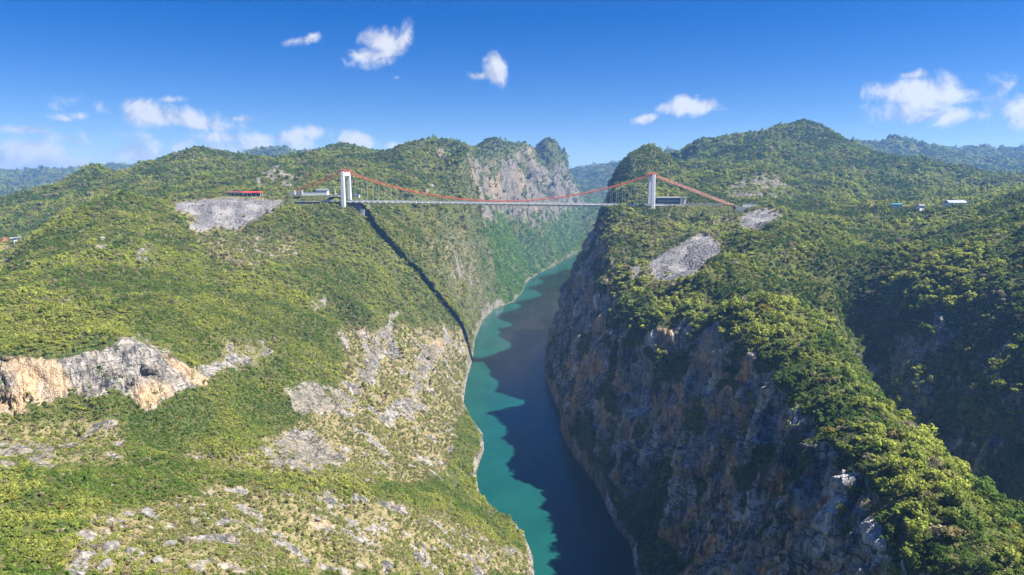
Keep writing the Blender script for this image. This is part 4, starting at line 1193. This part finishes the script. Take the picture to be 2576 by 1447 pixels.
def scatter(name, label, cat, mask, proto=proto, NPROTO=NPROTO, pos=None, size=None, tint=None, squash=1.0):
    if pos is None: pos, size, tint, idx = globals()['pos'], globals()['size'], globals()['tint'], np.nonzero(mask & keep)[0]
    else: idx = np.arange(len(pos))
    me = bpy.data.meshes.new(name)
    me.vertices.add(len(idx)); me.vertices.foreach_set('co', pos[idx].astype(np.float32).ravel())
    def attr(an, typ, key, arr):
        a = me.attributes.new(an, typ, 'POINT'); a.data.foreach_set(key, np.ascontiguousarray(arr).ravel())
    s = size[idx]
    attr('sca', 'FLOAT_VECTOR', 'vector', np.stack([s, s, s * squash * rg_.uniform(.8, 1.2, len(idx))], 1).astype(np.float32))
    attr('rot', 'FLOAT_VECTOR', 'vector', np.stack([rg_.normal(0, .15, len(idx)), rg_.normal(0, .15, len(idx)), rg_.uniform(0, 6.28, len(idx))], 1).astype(np.float32))
    attr('pick', 'INT', 'value', rg_.integers(0, NPROTO, len(idx)).astype(np.int32))
    attr('tint', 'FLOAT_COLOR', 'color', np.concatenate([tint[idx], np.ones((len(idx), 1))], 1).astype(np.float32))
    o = link(name, me); tag(o, label, cat, None, 'stuff')
    ng = bpy.data.node_groups.new(name, 'GeometryNodeTree')
    ng.interface.new_socket('Geometry', in_out='INPUT', socket_type='NodeSocketGeometry')
    ng.interface.new_socket('Geometry', in_out='OUTPUT', socket_type='NodeSocketGeometry')
    N_, L_ = ng.nodes, ng.links
    gi, go = N_.new('NodeGroupInput'), N_.new('NodeGroupOutput')
    ci = N_.new('GeometryNodeCollectionInfo'); ci.inputs['Collection'].default_value = proto
    ci.inputs['Separate Children'].default_value = True; ci.inputs['Reset Children'].default_value = True
    ip = N_.new('GeometryNodeInstanceOnPoints'); ip.inputs['Pick Instance'].default_value = True
    def named(nm, typ):
        a = N_.new('GeometryNodeInputNamedAttribute'); a.data_type = typ; a.inputs['Name'].default_value = nm
        return a.outputs['Attribute']
    L_.new(gi.outputs[0], ip.inputs['Points']); L_.new(ci.outputs[0], ip.inputs['Instance'])
    L_.new(named('pick', 'INT'), ip.inputs['Instance Index']); L_.new(named('sca', 'FLOAT_VECTOR'), ip.inputs['Scale'])
    er = N_.new('FunctionNodeEulerToRotation'); L_.new(named('rot', 'FLOAT_VECTOR'), er.inputs[0]); L_.new(er.outputs[0], ip.inputs['Rotation'])
    L_.new(ip.outputs[0], go.inputs[0])
    md = o.modifiers.new('scatter', 'NODES'); md.node_group = ng
py_ = pos[:, 1]
scatter('scrub', 'olive green scrub covering the sunlit slopes left of the river', 'scrub', (~R_) & (py_ < 985))
scatter('woodland', 'dense green woodland over the clifftop ridge right of the river', 'woodland', R_ & (py_ < 935))
scatter('woodland', 'wooded cover on the karst hills behind the left tower', 'woodland', (~R_) & (py_ >= 985))
scatter('woodland', 'dark wooded cover on the mountain behind the right tower', 'woodland', R_ & (py_ >= 935))

# ------------------------------------------------------------------ boulders in the left foreground
M_boulder = None
def boulder_material():
    m, t, b = material('limestone_boulder')
    g = t.node('ShaderNodeNewGeometry')
    n = t.noise(g.outputs['Position'], .7, 5, .65); n2 = t.noise(t.vmul(g.outputs['Position'], (1, 1, .3)), 2.2, 4, .6)
    c = t.mix(t.smooth(n, .35, .65), (.10, .098, .095), (.25, .235, .21))
    c = t.mix(t.math('MULTIPLY', t.smooth(n2, .55, .7), .8), c, (.08, .08, .085))
    t.put(b.inputs['Base Color'], c); b.inputs['Roughness'].default_value = .9
    bp = t.node('ShaderNodeBump', ins={'Strength': .7, 'Distance': .4, 'Height': n2}); t.put(b.inputs['Normal'], bp.outputs[0])
    return m
M_boulder = boulder_material()
import bmesh
def boulder(u, v, w, h, label, seed):
    x, y, z = hit(u, v, 110, 480)
    s = w / F * math.hypot(y, HC - z)
    bm = bmesh.new(); bmesh.ops.create_icosphere(bm, subdivisions=3, radius=1.0)
    r = np.random.default_rng(seed)
    cuts = [(lambda d: d / np.linalg.norm(d))(r.normal(size=3)) for _ in range(9)]; lim = r.uniform(.45, .8, 9)
    for vt in bm.verts:
        p = np.array(vt.co)
        for c_, l_ in zip(cuts, lim):
            q = p @ c_
            if q > l_: p = p - c_ * (q - l_) * .9
        k = 1 + .18 * float(perlin3(np.array([p[0] * 2.1 + seed]), np.array([p[1] * 2.1]), np.array([p[2] * 2.1]))[0]) + .1 * float(perlin3(np.array([p[0] * 5.1 + seed]), np.array([p[1] * 5.1]), np.array([p[2] * 5.1]))[0])
        vt.co = p * k
    me = bpy.data.meshes.new('boulder'); bm.to_mesh(me); bm.free(); me.materials.append(M_boulder)
    o = link('boulder', me, None, (x, y, z + s * h * .1), (r.uniform(-.2, .2), r.uniform(-.2, .2), r.uniform(0, 6.28)), (s, s * .8, s * h))
    tag(o, label, 'boulder', label.replace('rock', 'rocks') if seed >= 20 else None)
for q in [(272, 1386, 34, .5, 'broad grey limestone outcrop lying flat in the foreground grass', 1), (335, 1392, 30, .55, 'grey cracked boulder beside the broad flat outcrop', 2),
          (368, 1300, 18, 1.2, 'upright rounded grey boulder standing among foreground shrubs', 3), (425, 1372, 20, .5, 'low pale boulder right of the cracked boulder pair', 4),
          (212, 1366, 22, .45, 'thin slab of grey rock tilted out of the left foreground scrub', 5), (262, 1425, 22, .8, 'jagged grey rock below the broad flat outcrop', 6),
          (395, 1420, 22, .8, 'blocky pale grey rock at the foot of the foreground slope', 7), (600, 1282, 30, .35, 'flat pale ledge of rock breaking the foreground grass', 8)]:
    boulder(*q)
rq = random.Random(4)
SZ = {6: 'tiny', 8: 'small', 9: 'small', 11: 'mid-sized', 15: 'large'}
for k in range(26):
    w_ = rq.choice((6, 8, 9, 11, 15)); h_ = rq.uniform(.25, .7)
    boulder(rq.uniform(480, 1180), rq.uniform(1265, 1440), w_, h_, f"{SZ[w_]} {'flat' if h_ < .45 else 'blocky'} pale limestone rock in the dry foreground grass", 20 + k)

# loose rubble lying on the gravel banks and the rocky foreground
rubble_set = bpy.data.collections.new('rubble_prototypes')
for k in range(4):
    bm = bmesh.new(); bmesh.ops.create_icosphere(bm, subdivisions=1, radius=1.0)
    r_ = np.random.default_rng(900 + k)
    for vt in bm.verts: vt.co = vt.co * float(r_.uniform(.65, 1.15))
    me = bpy.data.meshes.new('rubble_stone'); bm.to_mesh(me); bm.free(); me.materials.append(M_boulder)
    rubble_set.objects.link(bpy.data.objects.new('rubble_stone', me))
def rubble(name, label, weight, per_m2, lo, hi):
    ex = area * weight * per_m2 * vis
    c_ = rg_.poisson(np.minimum(ex, 4)); a_, b_ = np.nonzero(c_); rp_ = c_[a_, b_]; a_ = np.repeat(a_, rp_); b_ = np.repeat(b_, rp_)
    p_ = Pm[i0:i1][a_, b_] + e1[a_, b_] * rg_.random(len(a_))[:, None] + e2[a_, b_] * rg_.random(len(a_))[:, None]
    sz = lo * (hi / lo) ** (rg_.random(len(a_)) ** 2.2)
    print(name, len(a_))
    scatter(name, label, 'rubble', None, rubble_set, 4, p_, sz, np.ones((len(a_), 3)), .7)
rubble('rubble', 'broken grey stones heaped on the gravel bank below the left pavilions', grav * (~rgt) * (grav > .4), .10, .35, 1.1)
rubble('rubble', 'broken grey stones covering the gravel banks on the right slope', grav * rgt * (grav > .4), .16, .35, 1.2)
rubble('rubble', 'small pale stones strewn over the dry foreground shoulder', (dry > .3) * (~rgt) * (Y_ < 480) * sstep(clump, -.1, .3), .06, .18, .7)

# ------------------------------------------------------------------ air
def haze():
    me = bpy.data.meshes.new('haze')
    m = MB(); m.box((0, 0, 238), (12600, 0, 0), (0, 12600, 0), (0, 0, 252)); 
    o = m.build('haze', None)
    mat = bpy.data.materials.new('haze_air'); mat.use_nodes = True
    t = NT(mat.node_tree)
    for n in list(t.n): t.n.remove(n)
    out = t.node('ShaderNodeOutputMaterial')
    pv_ = t.node('ShaderNodeVolumePrincipled')
    pv_.inputs['Color'].default_value = (.22, .46, 1.0, 1)
    pv_.inputs['Density'].default_value = HAZE
    pv_.inputs['Anisotropy'].default_value = .2
    t.l.new(pv_.outputs[0], out.inputs['Volume'])
    o.data.materials.append(mat)
    tag(o, 'thin blue haze filling the air of the gorge', 'haze', None, 'stuff')
HAZE = 1.05e-4
haze()
